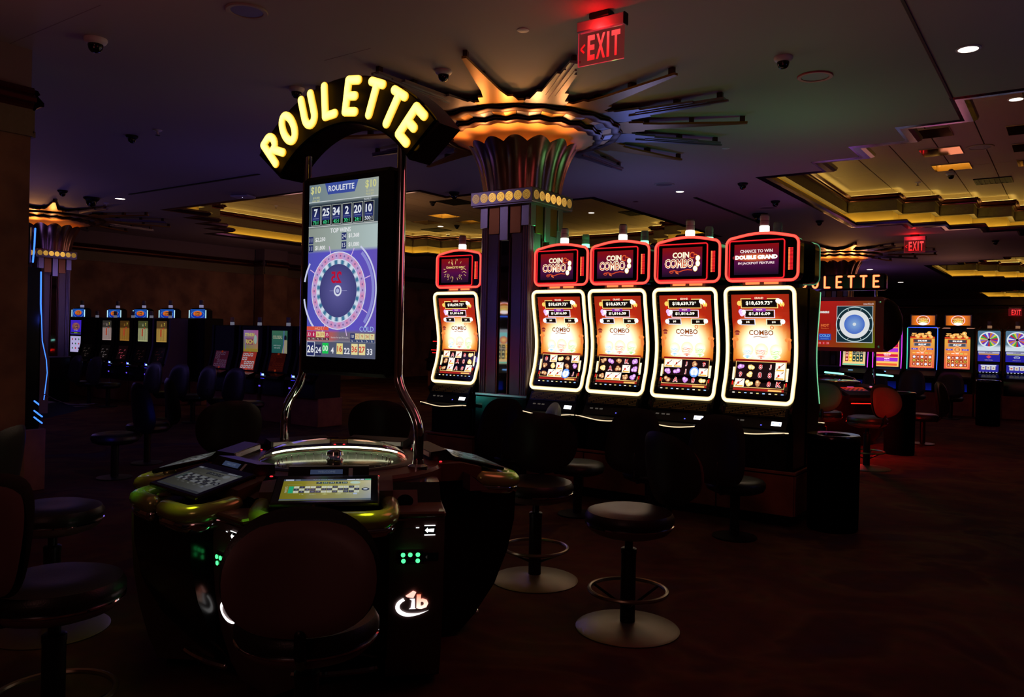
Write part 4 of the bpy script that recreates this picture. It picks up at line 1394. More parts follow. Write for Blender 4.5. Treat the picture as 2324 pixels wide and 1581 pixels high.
def roulette_machine():
    t = thing('roulette_machine', 'large black electronic roulette table with glowing yellow arched sign on chrome poles', 'roulette table', (MX, MY, 0))
    # round black hub
    MB().lathe([(.50, 0), (.50, .06), (.52, .08), (.52, .86), (.50, .875)], 64).build('hub', M_BLACK, t)
    # deck wedges between the stations
    MB().lathe([(.53, .80), (.56, .81), (.56, .872), (.545, .886), (.47, .893), (.40, .90)], 48, cap=False).build('deck', M_DECK, t, angle=30)
    MB().lathe([(.45, .885), (.445, .898), (.42, .904), (.375, .898), (.37, .86)], 48, cap=False).build('dome_ring', M_DECKB, t)
    # wheel under the dome
    w_ = MB().lathe([(.37, .85), (.36, .885), (.33, .884), (.25, .862), (.10, .872), (0, .877)], 48).build('wheel', M_GREEN, t)
    MB().lathe([(.25, .864), (.16, .869), (.10, .874)], 38, cap=False).build('wheel_cone', M_WOOD, w_)
    pk = MB()
    for k in range(38):
        a = 2 * pi * k / 38
        pk.box((.285 * cos(a), .285 * sin(a), .878), (.004, .004, .014))
    pk.build('pocket_frets', M_CHROME, w_)['kind'] = 'stuff'
    MB().lathe([(.045, .87), (.045, .89), (.03, .90), (.045, .912), (.04, .93), (.02, .938), (0, .94)], 20).build('spindle', M_CHROME, w_)
    mb = MB(); LED = tuple(k * 4.5 for k in lin((255, 252, 214)))
    mb.tube([(.352 * cos(radians(a)), .352 * sin(radians(a)), .902) for a in range(70, 206, 4)], .0048, 6, col=LED)
    mb.build('light_strip', GLOW, t)
    mb = MB(); mb.tube([(.354 * cos(radians(a)), .354 * sin(radians(a)), .900) for a in range(44, 70, 4)], .0048, 6, col=tuple(k * 2 for k in lin((255, 110, 90)))); mb.build('red_light_strip', GLOW, t)
    MB().lathe([(.372, .90), (.35, .926), (.31, .950), (.25, .970), (.17, .984), (.08, .992), (0, .993)], 48).build('glass_dome', M_GLASS, t)
    # stations and bill-validator panels around
    for a, sc in ((-96.4, dim_art), (-45, felt_art), (57.9, dim_art), (109, dim_art), (161, dim_art), (-148, dim_art)):
        table_station(t, radians(a + 90), sc)
        validator_panel(t, radians(a + 90))
    # chrome poles with an inward joggle
    for sx in (-1, 1):
        mb = MB()
        P = [(sx * .50, .88), (sx * .50, .98), (sx * .50, 1.12), (sx * .352, 1.28), (sx * .352, 1.42), (sx * .352, 2.62)]
        for _ in range(3):
            P = [P[0]] + [q for (a0, b0), (a1, b1) in zip(P, P[1:]) for q in ((a0 * .75 + a1 * .25, b0 * .75 + b1 * .25), (a0 * .25 + a1 * .75, b0 * .25 + b1 * .75))] + [P[-1]]
        mb.tube([(x - .01, .09, z) for x, z in P], .024, 16, up=(0, -1, 0))
        mb.build('chrome_pole', M_CHROME, t)
        MB().lathe([(.05, .87), (.05, .90), (.03, .91), (.026, .93)], 20, c=(sx * .50 - .01, .09, 0)).build('pole_flange', M_CHROME, t)
    # portrait display
    d = MB().box((-.008, .085, 1.845), (.655, .10, 1.055), .02).build('display_housing', M_BLKM, t)
    main_screen_art().build('display_screen', d, None, (-.018, .034, 1.868))
    # second display back to back
    MB().box((-.008, .15, 1.845), (.60, .05, .98), .01).build('rear_housing', M_BLKM, d)
    # arched sign
    R, zc = .737, 2.008
    def arcp(r, a): return (r * sin(radians(a)), zc + r * cos(radians(a)))
    outl = [arcp(.842, a) for a in range(-52, 53, 4)] + [arcp(.60, a) for a in range(52, -53, -4)]
    s = MB().prism(outl, 'y', .0, .15).build('sign_body', M_BLACK, t, angle=35)
    outl2 = [arcp(.832, a) for a in range(-50, 51, 4)] + [arcp(.61, a) for a in range(50, -51, -4)]
    MB().prism(outl2, 'y', -.012, .0).build('sign_face', M_BLKM, s, angle=35)
    for k, ch in enumerate('ROULETTE'):
        a = (-43.8, -31.3, -17.6, -4.9, 8.0, 20.3, 32.2, 44.2)[k]
        x, z = arcp(R - .005, a)
        sign_letter(ch, x, z, .158, -radians(a), .0245, YCORE, YEDGE, s, y=-.03)
    return t


roulette = roulette_machine()
for a in (-148, -96.4, -45, 57.9, 109):  # added spots with no fixture, giving the arm rests yellow-green highlights
    q = Matrix.Rotation(radians(a + 90), 4, 'Z')
    for x in (-.23, .20):
        p = q @ Vector((x, -.93, 1.02))
        lamp('arm_rest_fill', (MX + p.x, MY + p.y, p.z), (150, 255, 50) if x < 0 else (226, 220, 50), .9, .05, 'SPOT', 62, (MX + p.x, MY + p.y, 0), spec=.9)
# ------------------------------------------------------------------ seating
def make_stool(kind):
    """origin on the floor under the seat; sitter faces +y"""
    t = thing('casino_stool', 'stool', 'chair')
    MB().lathe([(.272, 0), (.275, .006), (.262, .012), (.15, .026), (.06, .036), (.045, .04)], 48).build('base', M_BASE, t)
    MB().lathe([(.040, .03), (.040, .40), (.042, .402), (.042, .425), (.034, .43)], 24).build('post', M_POST, t)
    MB().lathe([(.022, .42), (.022, .515)], 16, cap=False).build('gas_lift', M_POST, t)
    mb = MB(); mb.tube([(.205 * cos(2 * pi * i / 40), .205 * sin(2 * pi * i / 40), .205) for i in range(40)], .0115, 8, True)
    fr = mb.build('foot_ring', M_RAIL, t)
    sp = MB()
    for a in (30, 150, 270):
        sp.tube([(.20 * cos(radians(a)), .20 * sin(radians(a)), .20), (.045 * cos(radians(a)), .045 * sin(radians(a)), .125)], .008, 6)
    sp.build('spokes', M_POST, fr)
    MB().lathe([(.06, .495), (.15, .50), (.205, .52), (.228, .545), (.23, .556)], 48).build('seat_pan', M_SHELL, t)
    mb = MB(); mb.tube([(.231 * cos(2 * pi * i / 48), .231 * sin(2 * pi * i / 48), .560) for i in range(48)], .006, 6, True); mb.build('chrome_trim', M_CHROME, t)
    MB().lathe([(.225, .56), (.236, .575), (.236, .60), (.222, .624), (.17, .640), (.08, .636), (0, .634)], 48).build('seat', M_LEATH, t)
    z0 = .825
    sh = MB().pad(.45, .37, .012, .028, 2.3, .07).build('backrest', M_SHELL, t, (0, -.240, z0)); sh.rotation_euler = (radians(8), 0, pi)
    cu = MB().pad(.47, .41, .040, .012, 2.3, -.07).build('back_cushion', M_LEATH, t, (0, -.212, z0 + .01)); cu.rotation_euler = (radians(-8), 0, 0)
    mb = MB(); mb.tube([(.0, .0, .52), (0, -.20, .53), (0, -.262, .58), (0, -.272, .66)], .018, 8); mb.build('back_bracket', M_POST, t)
    return t


def make_low_chair():
    """fixed low seat on a black post with a tall tapering back"""
    t = thing('slot_chair', 'stool', 'chair')
    MB().lathe([(.17, 0), (.17, .012), (.06, .02)], 32).build('base', M_POST, t)
    MB().lathe([(.038, .015), (.038, .36), (.05, .37)], 20).build('post', M_POST, t)
    MB().lathe([(.06, .35), (.17, .355), (.215, .375), (.22, .385)], 40).build('seat_pan', M_POST, t)
    MB().lathe([(.215, .385), (.228, .40), (.228, .43), (.21, .452), (.16, .464), (.08, .46), (0, .458)], 40).build('seat', M_LEATH, t)
    sh = MB().pad(.50, .54, .035, .03, 3.0, .06, taper=.26).build('backrest', M_LEATH, t, (0, -.225, .70)); sh.rotation_euler = (radians(6), 0, pi)
    mb = MB(); mb.tube([(.0, .0, .37), (0, -.20, .37), (0, -.255, .42), (0, -.25, .60)], .02, 8); mb.build('back_bracket', M_POST, t)
    return t


oval = make_stool('oval')
tall = make_low_chair()
_first = {}


def place(proto, label, x, y, face, group, z=1.0):
    """face = compass direction (degrees) the sitter looks towards"""
    k = proto.name
    o = proto if k not in _first else dup(proto)
    _first[k] = 1
    o['label'] = label; o['group'] = group
    o.location = (x, y, 0); o.rotation_euler = (0, 0, radians(face - 90))
    o.scale = (1, 1, z)
    return o


GR = 'stools round the near roulette table'
def toward(x, y, tx=MX, ty=MY): return math.degrees(math.atan2(ty - y, tx - x))
for lb, x, y, f in (('round-backed stool nearest the camera on the right of the roulette table', -1.92, 3.84, 243),
                    ('round-backed stool partly hidden behind the right armrest of the roulette table', -2.77, 4.23, 296),
                    ('large stool with oval mauve back in the foreground, pulled up to the lit monitor', -2.08, 1.80, toward(-2.08, 1.80)),
                    ('stool at the left frame edge, its round black seat nearest the camera', -3.02, 1.43, 104),
                    ('stool at the left frame edge, behind the nearest black seat', -4.24, 1.99, 40),
                    ('round-backed stool behind the roulette table, seen between the chrome poles', -4.13, 4.16, toward(-4.13, 4.16)),
                    ('round-backed stool behind the roulette table at its far left', -4.72, 3.45, toward(-4.72, 3.45))):
    place(oval, lb, x, y, f, GR, .965 if 'foreground' in lb else 1)
GS = 'low tall-backed stools at the bright slot row'
for lb, x, y, f in (('tall-backed stool in front of the bright slot machine nearest the rubbish bin', -2.15, 6.12, 78),
                    ('tall-backed stool in front of the second bright machine right of the column', -2.88, 6.12, 86),
                    ('tall-backed stool whose top catches yellow light, right of the column', -3.50, 6.0, 45),
                    ('tall-backed stool in front of the column', -4.20, 6.10, 90)):
    place(tall, lb, x, y, f, GS)
GL = 'dark stools at the far left slot rows'
for k, (x, y, f) in enumerate(((-12.6, 7.75, 90), (-11.8, 7.7, 95), (-11.0, 7.7, 86), (-10.2, 7.6, 92), (-15.2, 8.1, 90), (-15.9, 8.1, 88))):
    place(tall, ('dark tall-backed stool at the video slot row, leftmost of four', 'dark tall-backed stool at the video slot row, second of four', 'dark tall-backed stool at the video slot row, third of four',
                 'dark tall-backed stool at the video slot row, behind the left chrome pole', 'dark stool in front of the paytable slot row, right one', 'dark stool in front of the paytable slot row, left one')[k], x, y, f, GL)
for lb, x, y, f in (('blue-lit stool left of the roulette table, by the blue-edged machine', -8.0, 4.35, 262), ('blue-lit stool right of its neighbour by the blue-edged machine', -8.6, 5.05, 250)):
    place(tall, lb, x, y, f, 'stools by the blue-edged machine')
GF = 'stools round the far roulette table'
for lb, x, y, f in (('stool with red-lit round back at the far roulette table', -2.06, 10.49, 146), ('stool with green-lit back behind the end of the bright slot row', -2.68, 10.92, 100)):
    place(oval, lb, x, y, f, GF)
GQ = 'dark stools at the far right machines'
for k, (x, y, f) in enumerate(((-2.75, 18.6, 90), (-2.05, 18.5, 92), (-3.45, 18.6, 88), (-1.88, 13.6, 170))):
    place(tall, ('dark stool in front of the left gong slot machine', 'dark stool in front of the right gong slot machine', 'dark stool in front of the purple-edged slot machine', 'dark stool with red glow under its seat beside the middle rubbish bin')[k], x, y, f, GQ)

# ------------------------------------------------------------------ far roulette with red display
def far_roulette():
    cx, cy = -3.08, 13.0
    t = thing('roulette_machine', 'red far roulette table with wide hanging display and orange lettered sign', 'roulette table', (cx, cy, 0))
    MB().lathe([(.60, 0), (.70, .12), (.85, .40), (.90, .70), (.92, .76), (.60, .86), (.40, .90), (0, .90)], 48).build('body', M_BLACK, t)
    MB().lathe([(.42, .90), (.42, .93), (.38, .94)], 40).build('wheel_ring', M_CHROME, t)
    MB().lathe([(.38, .92), (.33, .98), (.2, 1.02), (0, 1.03)], 40).build('glass_dome', M_GLASS, t)
    for k, a in enumerate((-95, -50, -5, 45, 95, 150, -150)):
        st = MB().prism([(-.42, .90), (-.42, .80), (-.95, .68), (-1.0, .74), (-.98, .78)], 'x', -.22, .22).build('player_console', M_BLKM, t); st.rotation_euler = (0, 0, radians(a + 90))
        s = Art(.5); sl = math.atan2(.12, .56)
        s.bg(-.17, -.10, .17, .10, lambda u, v: (220 * v + 60, 40 + 40 * u * v, 30 + 40 * (1 - v)), 4, 4)
        for i in range(8):
            for j in range(3): s.rect(-.13 + i * .035, -.05 + j * .04, .028, .03, (230, 60, 40) if (i + j) % 2 else (30, 20, 20), 1)
        s.rect(.0, .12, .10, .03, (240, 90, 190), 1, g=.9)
        s.build('console_screen', st, lambda x, y, d: (x, -.70 + y * cos(sl), .842 + y * sin(sl) + .003 + d))
        mb = MB(); mb.tube([(-.2, -1.0, .66), (.2, -1.0, .66)], .006, 6, col=tuple(q * 3.0 for q in lin((255, 24, 16)))); mb.build('red_under_light', GLOW, st)
    for x0 in (-.33, .42):
        mb = MB(); mb.tube([(x0, .95, 1.02), (x0 + .28, .99, 1.0)], .014, 8, col=tuple(q * 1.6 for q in lin((150, 255, 226)))); mb.build('cyan_light_bar', GLOW, t)
    for sx in (-1, 1):
        mb = MB(); mb.tube([(sx * .56, .3, .85), (sx * .56, .3, 2.40)], .022, 12); mb.build('chrome_pole', M_CHROME, t)
    d = MB().prism([(-.74, 1.42), (-.70, 1.39), (.70, 1.39), (.74, 1.42), (.74, 2.19), (.70, 2.22), (-.70, 2.22), (-.74, 2.19)], 'y', -.05, .50).build('display_housing', M_RED, t, angle=30)
    for sx in (-1, 1):
        cp = MB(); cp.lathe([(.0, .22), (.16, .20), (.29, .145), (.37, .07), (.40, 0)], 36)
        cp.v = [Vector((sx * (.738 + p.z), .225 + p.y * .68, 1.805 + p.x)) for p in cp.v]
        cp.build('end_cap', M_BLKM, d)
        for z in (1.47, 2.14):
            MB().lathe([(.025, 0), (.02, .012), (0, .014)], 12).build('corner_boss', M_CHROME, d, (sx * .68, -.05, z)).rotation_euler = (pi / 2, 0, 0)
    a = Art(.75); W, Hh = 1.24, .71
    a.bg(-W / 2, -Hh / 2, W / 2, Hh / 2, lambda u, v: (190 - 60 * max(0, u - .5) * 2 - 30 * (1 - v), 30 + 100 * max(0, u - .6) + 60 * max(0, .5 - v) * u * 2, 22), 12, 10)
    a.rect(.33, 0, .52, .56, (230, 236, 240), 2); a.rect(.33, 0, .505, .545, (24, 50, 60), 3)
    a.ring(.33, 0, .262, .012, (210, 236, 240), 4, 40, sy=1); a.ell(.33, 0, .215, .215, (250, 252, 255), 5, 40); a.ell(.33, 0, .148, .148, (150, 190, 240), 6, 32, (80, 120, 220)); a.ell(.33, 0, .026, .026, (236, 246, 255), 7, 14)
    for k in range(8):
        t_ = .4 + k * pi / 4; a.line([(.33 + .225 * cos(t_), .225 * sin(t_)), (.33 + .25 * cos(t_), .25 * sin(t_))], .008, (220, 236, 240), 5)
    a.text('PICK YOUR LUCKY NUMBERS', -.04, .185, .034, (255, 250, 246), 3, bold=.05, al='r', wd=.56); a.text('AND WIN BIG!', -.19, .135, .034, (255, 250, 246), 3, bold=.05, al='r', wd=.28)
    a.text('interblock', .60, .31, .026, (250, 230, 230), 3, al='r', bold=.02)
    for r, (nums, w_, c, sub) in enumerate(((('4', '11', '17', '3'), 'HOT', (250, 120, 60), 'Numbers'), (('1', '14', '8', '5'), 'COLD', (120, 180, 255), 'Numbers'))):
        y = -.02 - r * .16
        a.rect(-.10, y - .02, .18, .10, (160, 30, 20) if r == 0 else (50, 80, 190), 2)
        for i, n in enumerate(nums):
            x = -.53 + i * .094
            a.rect(x, y, .08, .07, (200, 30, 40) if (i + r) % 2 == 0 else (44, 54, 80), 3); a.text(n, x, y, .042, (255, 255, 255), 4, bold=.03)
            a.rect(x, y - .06, .08, .04, (16, 12, 14), 3); a.text('%dx' % (3 - r), x, y - .06, .024, (255, 255, 255), 4)
        a.text(w_, -.10, y, .045, c, 4, bold=.04); a.text(sub, -.10, y - .045, .022, c, 4)
    for i in range(9):
        x = -.52 + i * .058
        a.rect(x, -.295, .05, .045, (220, 40, 50), 3); a.text(str((16, 12, 31, 7, 19, 8, 14, 2, 23)[i]), x, -.295, .024, (255, 230, 230), 4)
    a.build('display_screen', d, None, (0, -.052, 1.805))
    s = MB().box((-.02, .06, 2.45), (1.55, .14, .25), .03).build('sign_body', M_BLACK, t)
    for k, ch in enumerate('ROULETTE'):
        sign_letter(ch, -.62 + k * .177, 2.455, .165, 0, .0175, tuple(q * 1.7 for q in lin((255, 170, 100))), tuple(q * 1.1 for q in lin((255, 50, 24))), s, y=-.03, wide=.74)
    return t


far_roulette()
lamp('glow_fill_lamp', (-2.62, 11.55, .50), (255, 20, 10), 22, .06, spec=.4)
lamp('glow_fill_lamp', (-2.1, 12.8, .55), (255, 20, 10), 5, .06, spec=.4)
lamp('glow_fill_lamp', (-2.75, 9.85, .95), (60, 255, 90), .8, .05, spec=.3)  # added green lamp by the stool, standing in for the edge light
lamp('glow_fill_lamp', (-1.0, 8.9, 1.2), (255, 50, 20), 60, .1, 'SPOT', 24, (-2.0, 10.4, .72), spec=.3)  # added red spot, no fixture, reddening the stool back

# ------------------------------------------------------------------ machines at the far right
GONG_F = ((250, 120, 40), (130, 30, 14))


def art_portrait(kind):
    a = Art(1.25); W, Hh = .48, .84
    if kind == 'gong':
        a.bg(-W / 2, -Hh / 2, W / 2, Hh / 2, lambda u, v: (236 - 60 * abs(u - .5), 120 + 50 * v - 60 * abs(v - .7), 60), 6, 10)
        a.poly([(-.24, .42), (.24, .42), (.24, .22), (-.24, .22)][::-1], (200, 60, 30), 1)
        random.seed(5)
        for i in range(26):      # gilded cloud and serpent body
            x, y = -.19 + i * .0145, .30 + .05 * sin(i * .7)
            a.ell(x, y, .038, .03, (250, 214, 130), 2 + i % 2, 10, (214, 130, 50))
        a.ell(.13, .335, .045, .04, (255, 226, 150), 4, 12, (226, 150, 60)); a.ell(.15, .345, .008, .008, (60, 20, 10), 5, 8)
        a.rect(0, .165, .36, .075, (160, 40, 30), 2); a.rect(0, .165, .32, .055, (60, 60, 66), 3); a.text('$16,163.00', 0, .165, .040, (255, 255, 250), 5, bold=.06)
        a.rect(0, .085, .34, .07, (130, 120, 130), 2); a.rect(0, .085, .30, .052, (70, 70, 80), 3); a.text('$2,211.07', 0, .085, .038, (250, 252, 255), 5, bold=.06)
        for sx in (-1, 1): a.rect(sx * .15, -.012, .13, .034, (90, 70, 170), 3); a.text('$7.25' if sx < 0 else '$17.50', sx * .15, -.012, .02, (250, 250, 255), 5)
        a.ell(0, -.012, .078, .078, (255, 226, 180), 4, 24, (236, 150, 80)); a.ell(0, -.012, .055, .055, (250, 200, 120), 5, 20, (190, 80, 40)); a.text('GONG', 0, -.012, .024, (120, 40, 20), 6)
        for i in range(5): a.rect(-.16 + i * .08, -.105, .06, .03, ((240, 190, 80), (250, 220, 200), (230, 230, 240), (160, 220, 110), (250, 190, 90))[i], 3)
        a.rect(0, -.265, .40, .26, (240, 150, 80), 2)
        sy = 'XoogX,oBoB,gBoo,BoBgB'
        for r in range(3):
            for c in range(5):
                x, y = -.155 + c * .0775, -.185 - r * .078
                a.rect(x, y, .066, .072, (140, 26, 20), 3)
                q = (r * 5 + c * 2) % 4
                if q == 0: a.ell(x, y, .027, .027, (236, 240, 255), 4, 12, (200, 200, 226))
                elif q == 1: a.ring(x, y, .018, .009, (190, 220, 80), 4, 16)
                elif q == 2: a.text('X', x, y, .036, (250, 200, 190), 4, bold=.06)
                else: a.text('A', x, y, .036, (255, 230, 150), 4, bold=.06)
        a.rect(0, -.405, .46, .02, (200, 90, 70), 3)
    elif kind == 'teal':
        a.bg(-W / 2, -Hh / 2, W / 2, Hh / 2, lambda u, v: (230 - 120 * v, 190 - 60 * v, 130 + 20 * v), 4, 8)
        a.rect(0, .06, .4, .20, (120, 190, 180), 1); a.ell(0, .02, .08, .07, (250, 210, 120), 2, 20, (190, 70, 60))
        for sx in (-1, 1): a.rect(sx * .15, .02, .12, .035, (100, 90, 180), 3)
        a.rect(0, -.20, .40, .30, (240, 200, 110), 1)
        for c in range(5):
            x = -.155 + c * .0775
            a.rect(x, -.20, .066, .27, ((130, 40, 40), (226, 150, 40), (20, 50, 56), (24, 56, 60), (20, 50, 56))[c], 2)
            for r in range(3):
                y = -.115 - r * .085
                if c < 2: a.ell(x, y, .024, .028, ((230, 150, 150), (250, 220, 90))[c], 3, 12)
                else: a.text('^' if r + c > 2 else 'X', x, y, .034, (240, 226, 150), 3, bold=.08)
        a.rect(0, -.40, .46, .03, (90, 190, 160), 2)
    else:
        a.bg(-W / 2, -Hh / 2, W / 2, Hh / 2, lambda u, v: (250, 190 - 60 * v, 90), 4, 8)
        for i, (c, tx) in enumerate((((190, 20, 70), 'GRAND'), ((160, 40, 190), 'MAJOR'), ((196, 24, 60), 'GRAND'), ((150, 40, 190), 'MAJOR'))):
            y = .05 - i * .105
            a.rect(0, y, .44, .085, c, 2); a.text(tx, 0, y + .016, .034, (255, 220, 240), 3, bold=.05); a.text('BONUS', 0, y - .022, .022, (255, 220, 240), 3)
        a.rect(0, -.375, .42, .05, (220, 90, 50), 2); a.rect(0, .25, .44, .30, (240, 170, 80), 2)
    return a


def art_gong_top():
    a = Art(1.3); W, Hh = .46, .21
    a.bg(-W / 2, -Hh / 2, W / 2, Hh / 2, lambda u, v: (240 - 240 * abs(u - .5) ** 2 * 1.6, 120 - 200 * (u - .5) ** 2, 16), 10, 4)
    a.ring(0, 0, .125, .014, (240, 200, 210), 2, 36, sy=.82); a.ell(0, 0, .105, .086, (250, 170, 40), 2, 28, (130, 40, 20)); a.ell(0, -.07, .08, .03, (255, 240, 226), 3, 18)
    a.text('FORTUNE', 0, .028, .036, (40, 60, 60), 4, bold=.08, wd=.205); a.text('FORTUNE', 0, .028, .033, (250, 214, 130), 5, bold=.03, wd=.20)
    a.text('GONG', 0, -.022, .046, (60, 30, 40), 4, bold=.08, wd=.185); a.text('GONG', 0, -.022, .043, (255, 240, 130), 5, bold=.03, wd=.18)
    return a


def portrait_slot(label, x, y, rz, art, top, edges, group):
    t = thing('slot_machine', label, 'slot machine', (x, y, 0), rz, group)
    MB().box((0, .25, .24), (.62, .50, .48), .01).build('base', M_CHERRY, t)
    MB().prism([(0, .97), (.05, 1.30), (.04, 1.86), (.40, 1.88), (.42, .48), (.0, .48), (-.02, .70)], 'x', -.30, .30).build('cabinet', M_BLACK, t, angle=30)
    f = lambda x_, y_, d: (x_, (.0 + .05 * min(1, (y_ + .42) / .3)) - .006 - d, 1.42 + y_)
    art.build('main_screen', t, f)
    MB().prism([(-.02, .94), (-.22, .84), (-.24, .80), (-.02, .78)], 'x', -.29, .29).build('button_deck', M_BLKM, t, angle=30)
    b = Art(1.4); b.rect(0, 0, .10, .03, (120, 190, 255), 1); b.build('play_button', t, lambda x_, y_, d: (x_ - .04, -.12 + y_ * .85 - d * .5, .893 + y_ * .45 + d))
    if edges:
        for sx, c in zip((-1, 1), edges):
            mb = MB(); mb.tube([(sx * .29, -.01, .97), (sx * .295, .035, 1.3), (sx * .295, .03, 1.86)], .009, 6, col=tuple(k * 1.5 for k in lin(c))); mb.build('edge_light', GLOW, t)
        mb = MB(); mb.tube([(-.28, .03, 1.875), (.28, .03, 1.875)], .008, 6, col=tuple(k * 1.2 for k in lin(edges[2]))); mb.build('top_light', GLOW, t)
    d = MB().box((0, .14, 2.03), (.52, .10, .26), .008).build('topper', M_BLACK, t)
    if top: top().build('topper_screen', d, None, (0, .088, 2.03))
    MB().box((0, .2, 1.89), (.3, .1, .05)).build('neck', M_BLKM, t)
    dr = Art(.5); dr.rect(0, 0, .20, .16, (20, 40, 190), 1, g=.25, c2=(10, 20, 90)); dr.build('lit_door', t, None, (.1, -.025, .60)); 
    mb = MB(); mb.box((0, -.012, .66), (.5, .02, .26), .006); mb.build('lower_door', M_BLKM, t)
    return t


YR = 19.35
GP = 'portrait slot machines in the far right row'
portrait_slot('portrait slot machine with teal reels half hidden under the red display', -4.11, YR, 0, art_portrait('teal'), None, ((190, 60, 230),) * 3, GP)
portrait_slot('portrait slot machine with purple and crimson prize bars beside the red display', -3.42, YR, 0, art_portrait('bars'), None, ((220, 60, 240),) * 3, GP)
portrait_slot('left of two gong slot machines, framed by blue and green edge lights', -2.72, YR, 0, art_portrait('gong'), art_gong_top, ((70, 200, 170), (60, 110, 255), (60, 90, 255)), GP)
portrait_slot('right of two gong slot machines, without edge lights', -2.05, YR, 0, art_portrait('gong'), art_gong_top, None, GP)


portrait_slot('slot machine behind the left pier, seen only as a reflection in the column mirror', -8.66, 1.45, radians(144.2), art_portrait('teal'), art_gong_top, ((60, 110, 255),) * 3, 'mirrored slot machine')


def wheel_slot(label, x, y, variant):
    t = thing('slot_machine', label, 'slot machine', (x, y, 0), 0, 'wheel-topped slot machines at the far right')
    MB().box((0, .25, .24), (.50, .50, .48), .01).build('base', M_CHERRY, t)
    MB().prism([(0, .90), (.06, 1.12), (.05, 1.86), (.42, 1.86), (.42, .48), (0, .48)], 'x', -.225, .225).build('cabinet', M_BLACK, t, angle=30)
    for sx in (-1, 1):
        mb = MB(); mb.tube([(sx * .222, .03, 1.0), (sx * .228, .04, 1.5), (sx * .215, .045, 1.80), (sx * .15, .05, 1.90)], .012, 6); mb.build('gold_trim', M_GOLDM, t)
    a = Art(.8)
    a.bg(-.205, 1.40 - 1.5, .205, 1.82 - 1.5, lambda u, v: (226, 240, 255) if v < .3 else (90, 130, 160), 3, 6)
    cx, cy = 0, .135
    a.ell(cx, cy, .185, .165, (240, 250, 255), 2, 36)
    cols = ((200, 40, 60), (120, 50, 190), (226, 220, 70), (60, 90, 210), (226, 120, 50), (60, 170, 90), (230, 236, 255), (150, 110, 220))
    for k in range(22):
        a0, a1 = 2 * pi * k / 22, 2 * pi * (k + 1) / 22
        a.poly([(cx + .03 * cos(a0), cy + .027 * sin(a0)), (cx + .16 * cos(a0), cy + .142 * sin(a0)), (cx + .16 * cos(a1), cy + .142 * sin(a1)), (cx + .03 * cos(a1), cy + .027 * sin(a1))], cols[(k * (3 if variant else 5)) % 8], 3)
    a.ell(cx, cy, .028, .026, (30, 30, 50), 4, 14)
    a.rect(0, -.215, .40, .21, (40, 36, 170), 1); a.rect(0, -.135, .38, .04, (190, 190, 220), 2); a.text('$1,000,000', 0, -.135, .026, (30, 24, 90), 3, bold=.03)
    a.rect(0, -.17, .36, .022, (220, 150, 60) if not variant else (200, 200, 80), 2)
    if variant: a.ring(0, -.225, .05, .01, (230, 240, 255), 3, 24, sy=.5); a.text('WILD', 0, -.225, .02, (230, 240, 255), 4)
    else: a.poly([(0, -.19), (.05, -.225), (0, -.26), (-.05, -.225)][::-1], (220, 70, 120), 3)
    a.text('PAYS 2X 5X 10X', 0, -.29, .014, (230, 210, 120), 3)
    a.rect(0, -.46, .36, .15, (50, 46, 170), 1); a.rect(0, -.405, .28, .022, (230, 236, 255), 2)
    for i in range(3): a.rect(-.09 + i * .09, -.455, .072, .07, (240, 236, 226), 2); a.ell(-.09 + i * .09, -.455, .02, .014, ((220, 60, 60), (180, 120, 90), (220, 150, 140))[i] if variant else (150, 120, 110), 3, 10)
    for i in range(6): a.rect(-.15 + i * .06, -.545, .03, .014, (210, 214, 240), 2)
    a.build('machine_face', t, lambda x_, y_, d: (x_, (.05 if y_ > -.33 else .05 - (-.33 - y_) * .22) - .004 - d, 1.5 + y_))
    MB().prism([(.0, .93), (-.18, .84), (-.2, .80), (0, .78)], 'x', -.22, .22).build('button_deck', M_BLACK, t, angle=30)
    beacon(t, 0, .15, 1.86, (.25, .12, .06), .04, .14)
    return t


wheel_slot('wheel-topped slot machine with a pink diamond panel, right of the gong machines', -1.47, YR, 0)
wheel_slot('wheel-topped slot machine with an oval panel, near the right frame edge', -.97, YR, 1)
portrait_slot('slot machine cut by the right frame edge, bright red and white screen', -.36, YR, 0, art_portrait('bars'), None, ((150, 60, 200),) * 3, GP)

# ------------------------------------------------------------------ older machines at the far left
def art_pay(c, c2, dim=.45):
    a = Art(dim); W, Hh = .36, .42
    a.bg(-W / 2, -Hh / 2, W / 2, Hh / 2, lambda u, v: c if v < .66 else c2, 3, 12)
    for i in range(9):
        a.rect(-.16 + i * .04, -.07, .02, .24, tuple(k * .62 for k in c), 1)
    for j in range(7): a.rect(0, .045 - j * .036, .34, .004, tuple(k * .8 for k in c), 2)
    a.rect(-.02, -.03, .05, .15, (214, 80, 50), 3); a.ell(.06, .06, .03, .014, (220, 70, 50), 3, 12)
    a.text('BIG WIN', -.06, .14, .045, tuple(k * .45 for k in c), 2, bold=.06); a.poly([(-.03, .10), (.03, .10), (0, .16)], tuple(k * .8 for k in c), 3)
    a.text('7', .1, .14, .06, (240, 220, 90), 3, bold=.05)
    return a


def art_reels(c, g):
    a = Art(g); W, Hh = .36, .30
    a.bg(-W / 2, -Hh / 2, W / 2, Hh / 2, lambda u, v: tuple(k * .12 for k in c), 2, 2)
    for i in range(3):
        for j in range(3):
            if (i * 2 + j) % 3 != 2:
                a.rect(-.09 + i * .09, .06 - j * .06, .06, .012, c, 1); a.rect(-.115 + i * .09, .045 - j * .06, .01, .03, c, 1)
    a.rect(0, -.11, .05, .03, c, 1)
    return a


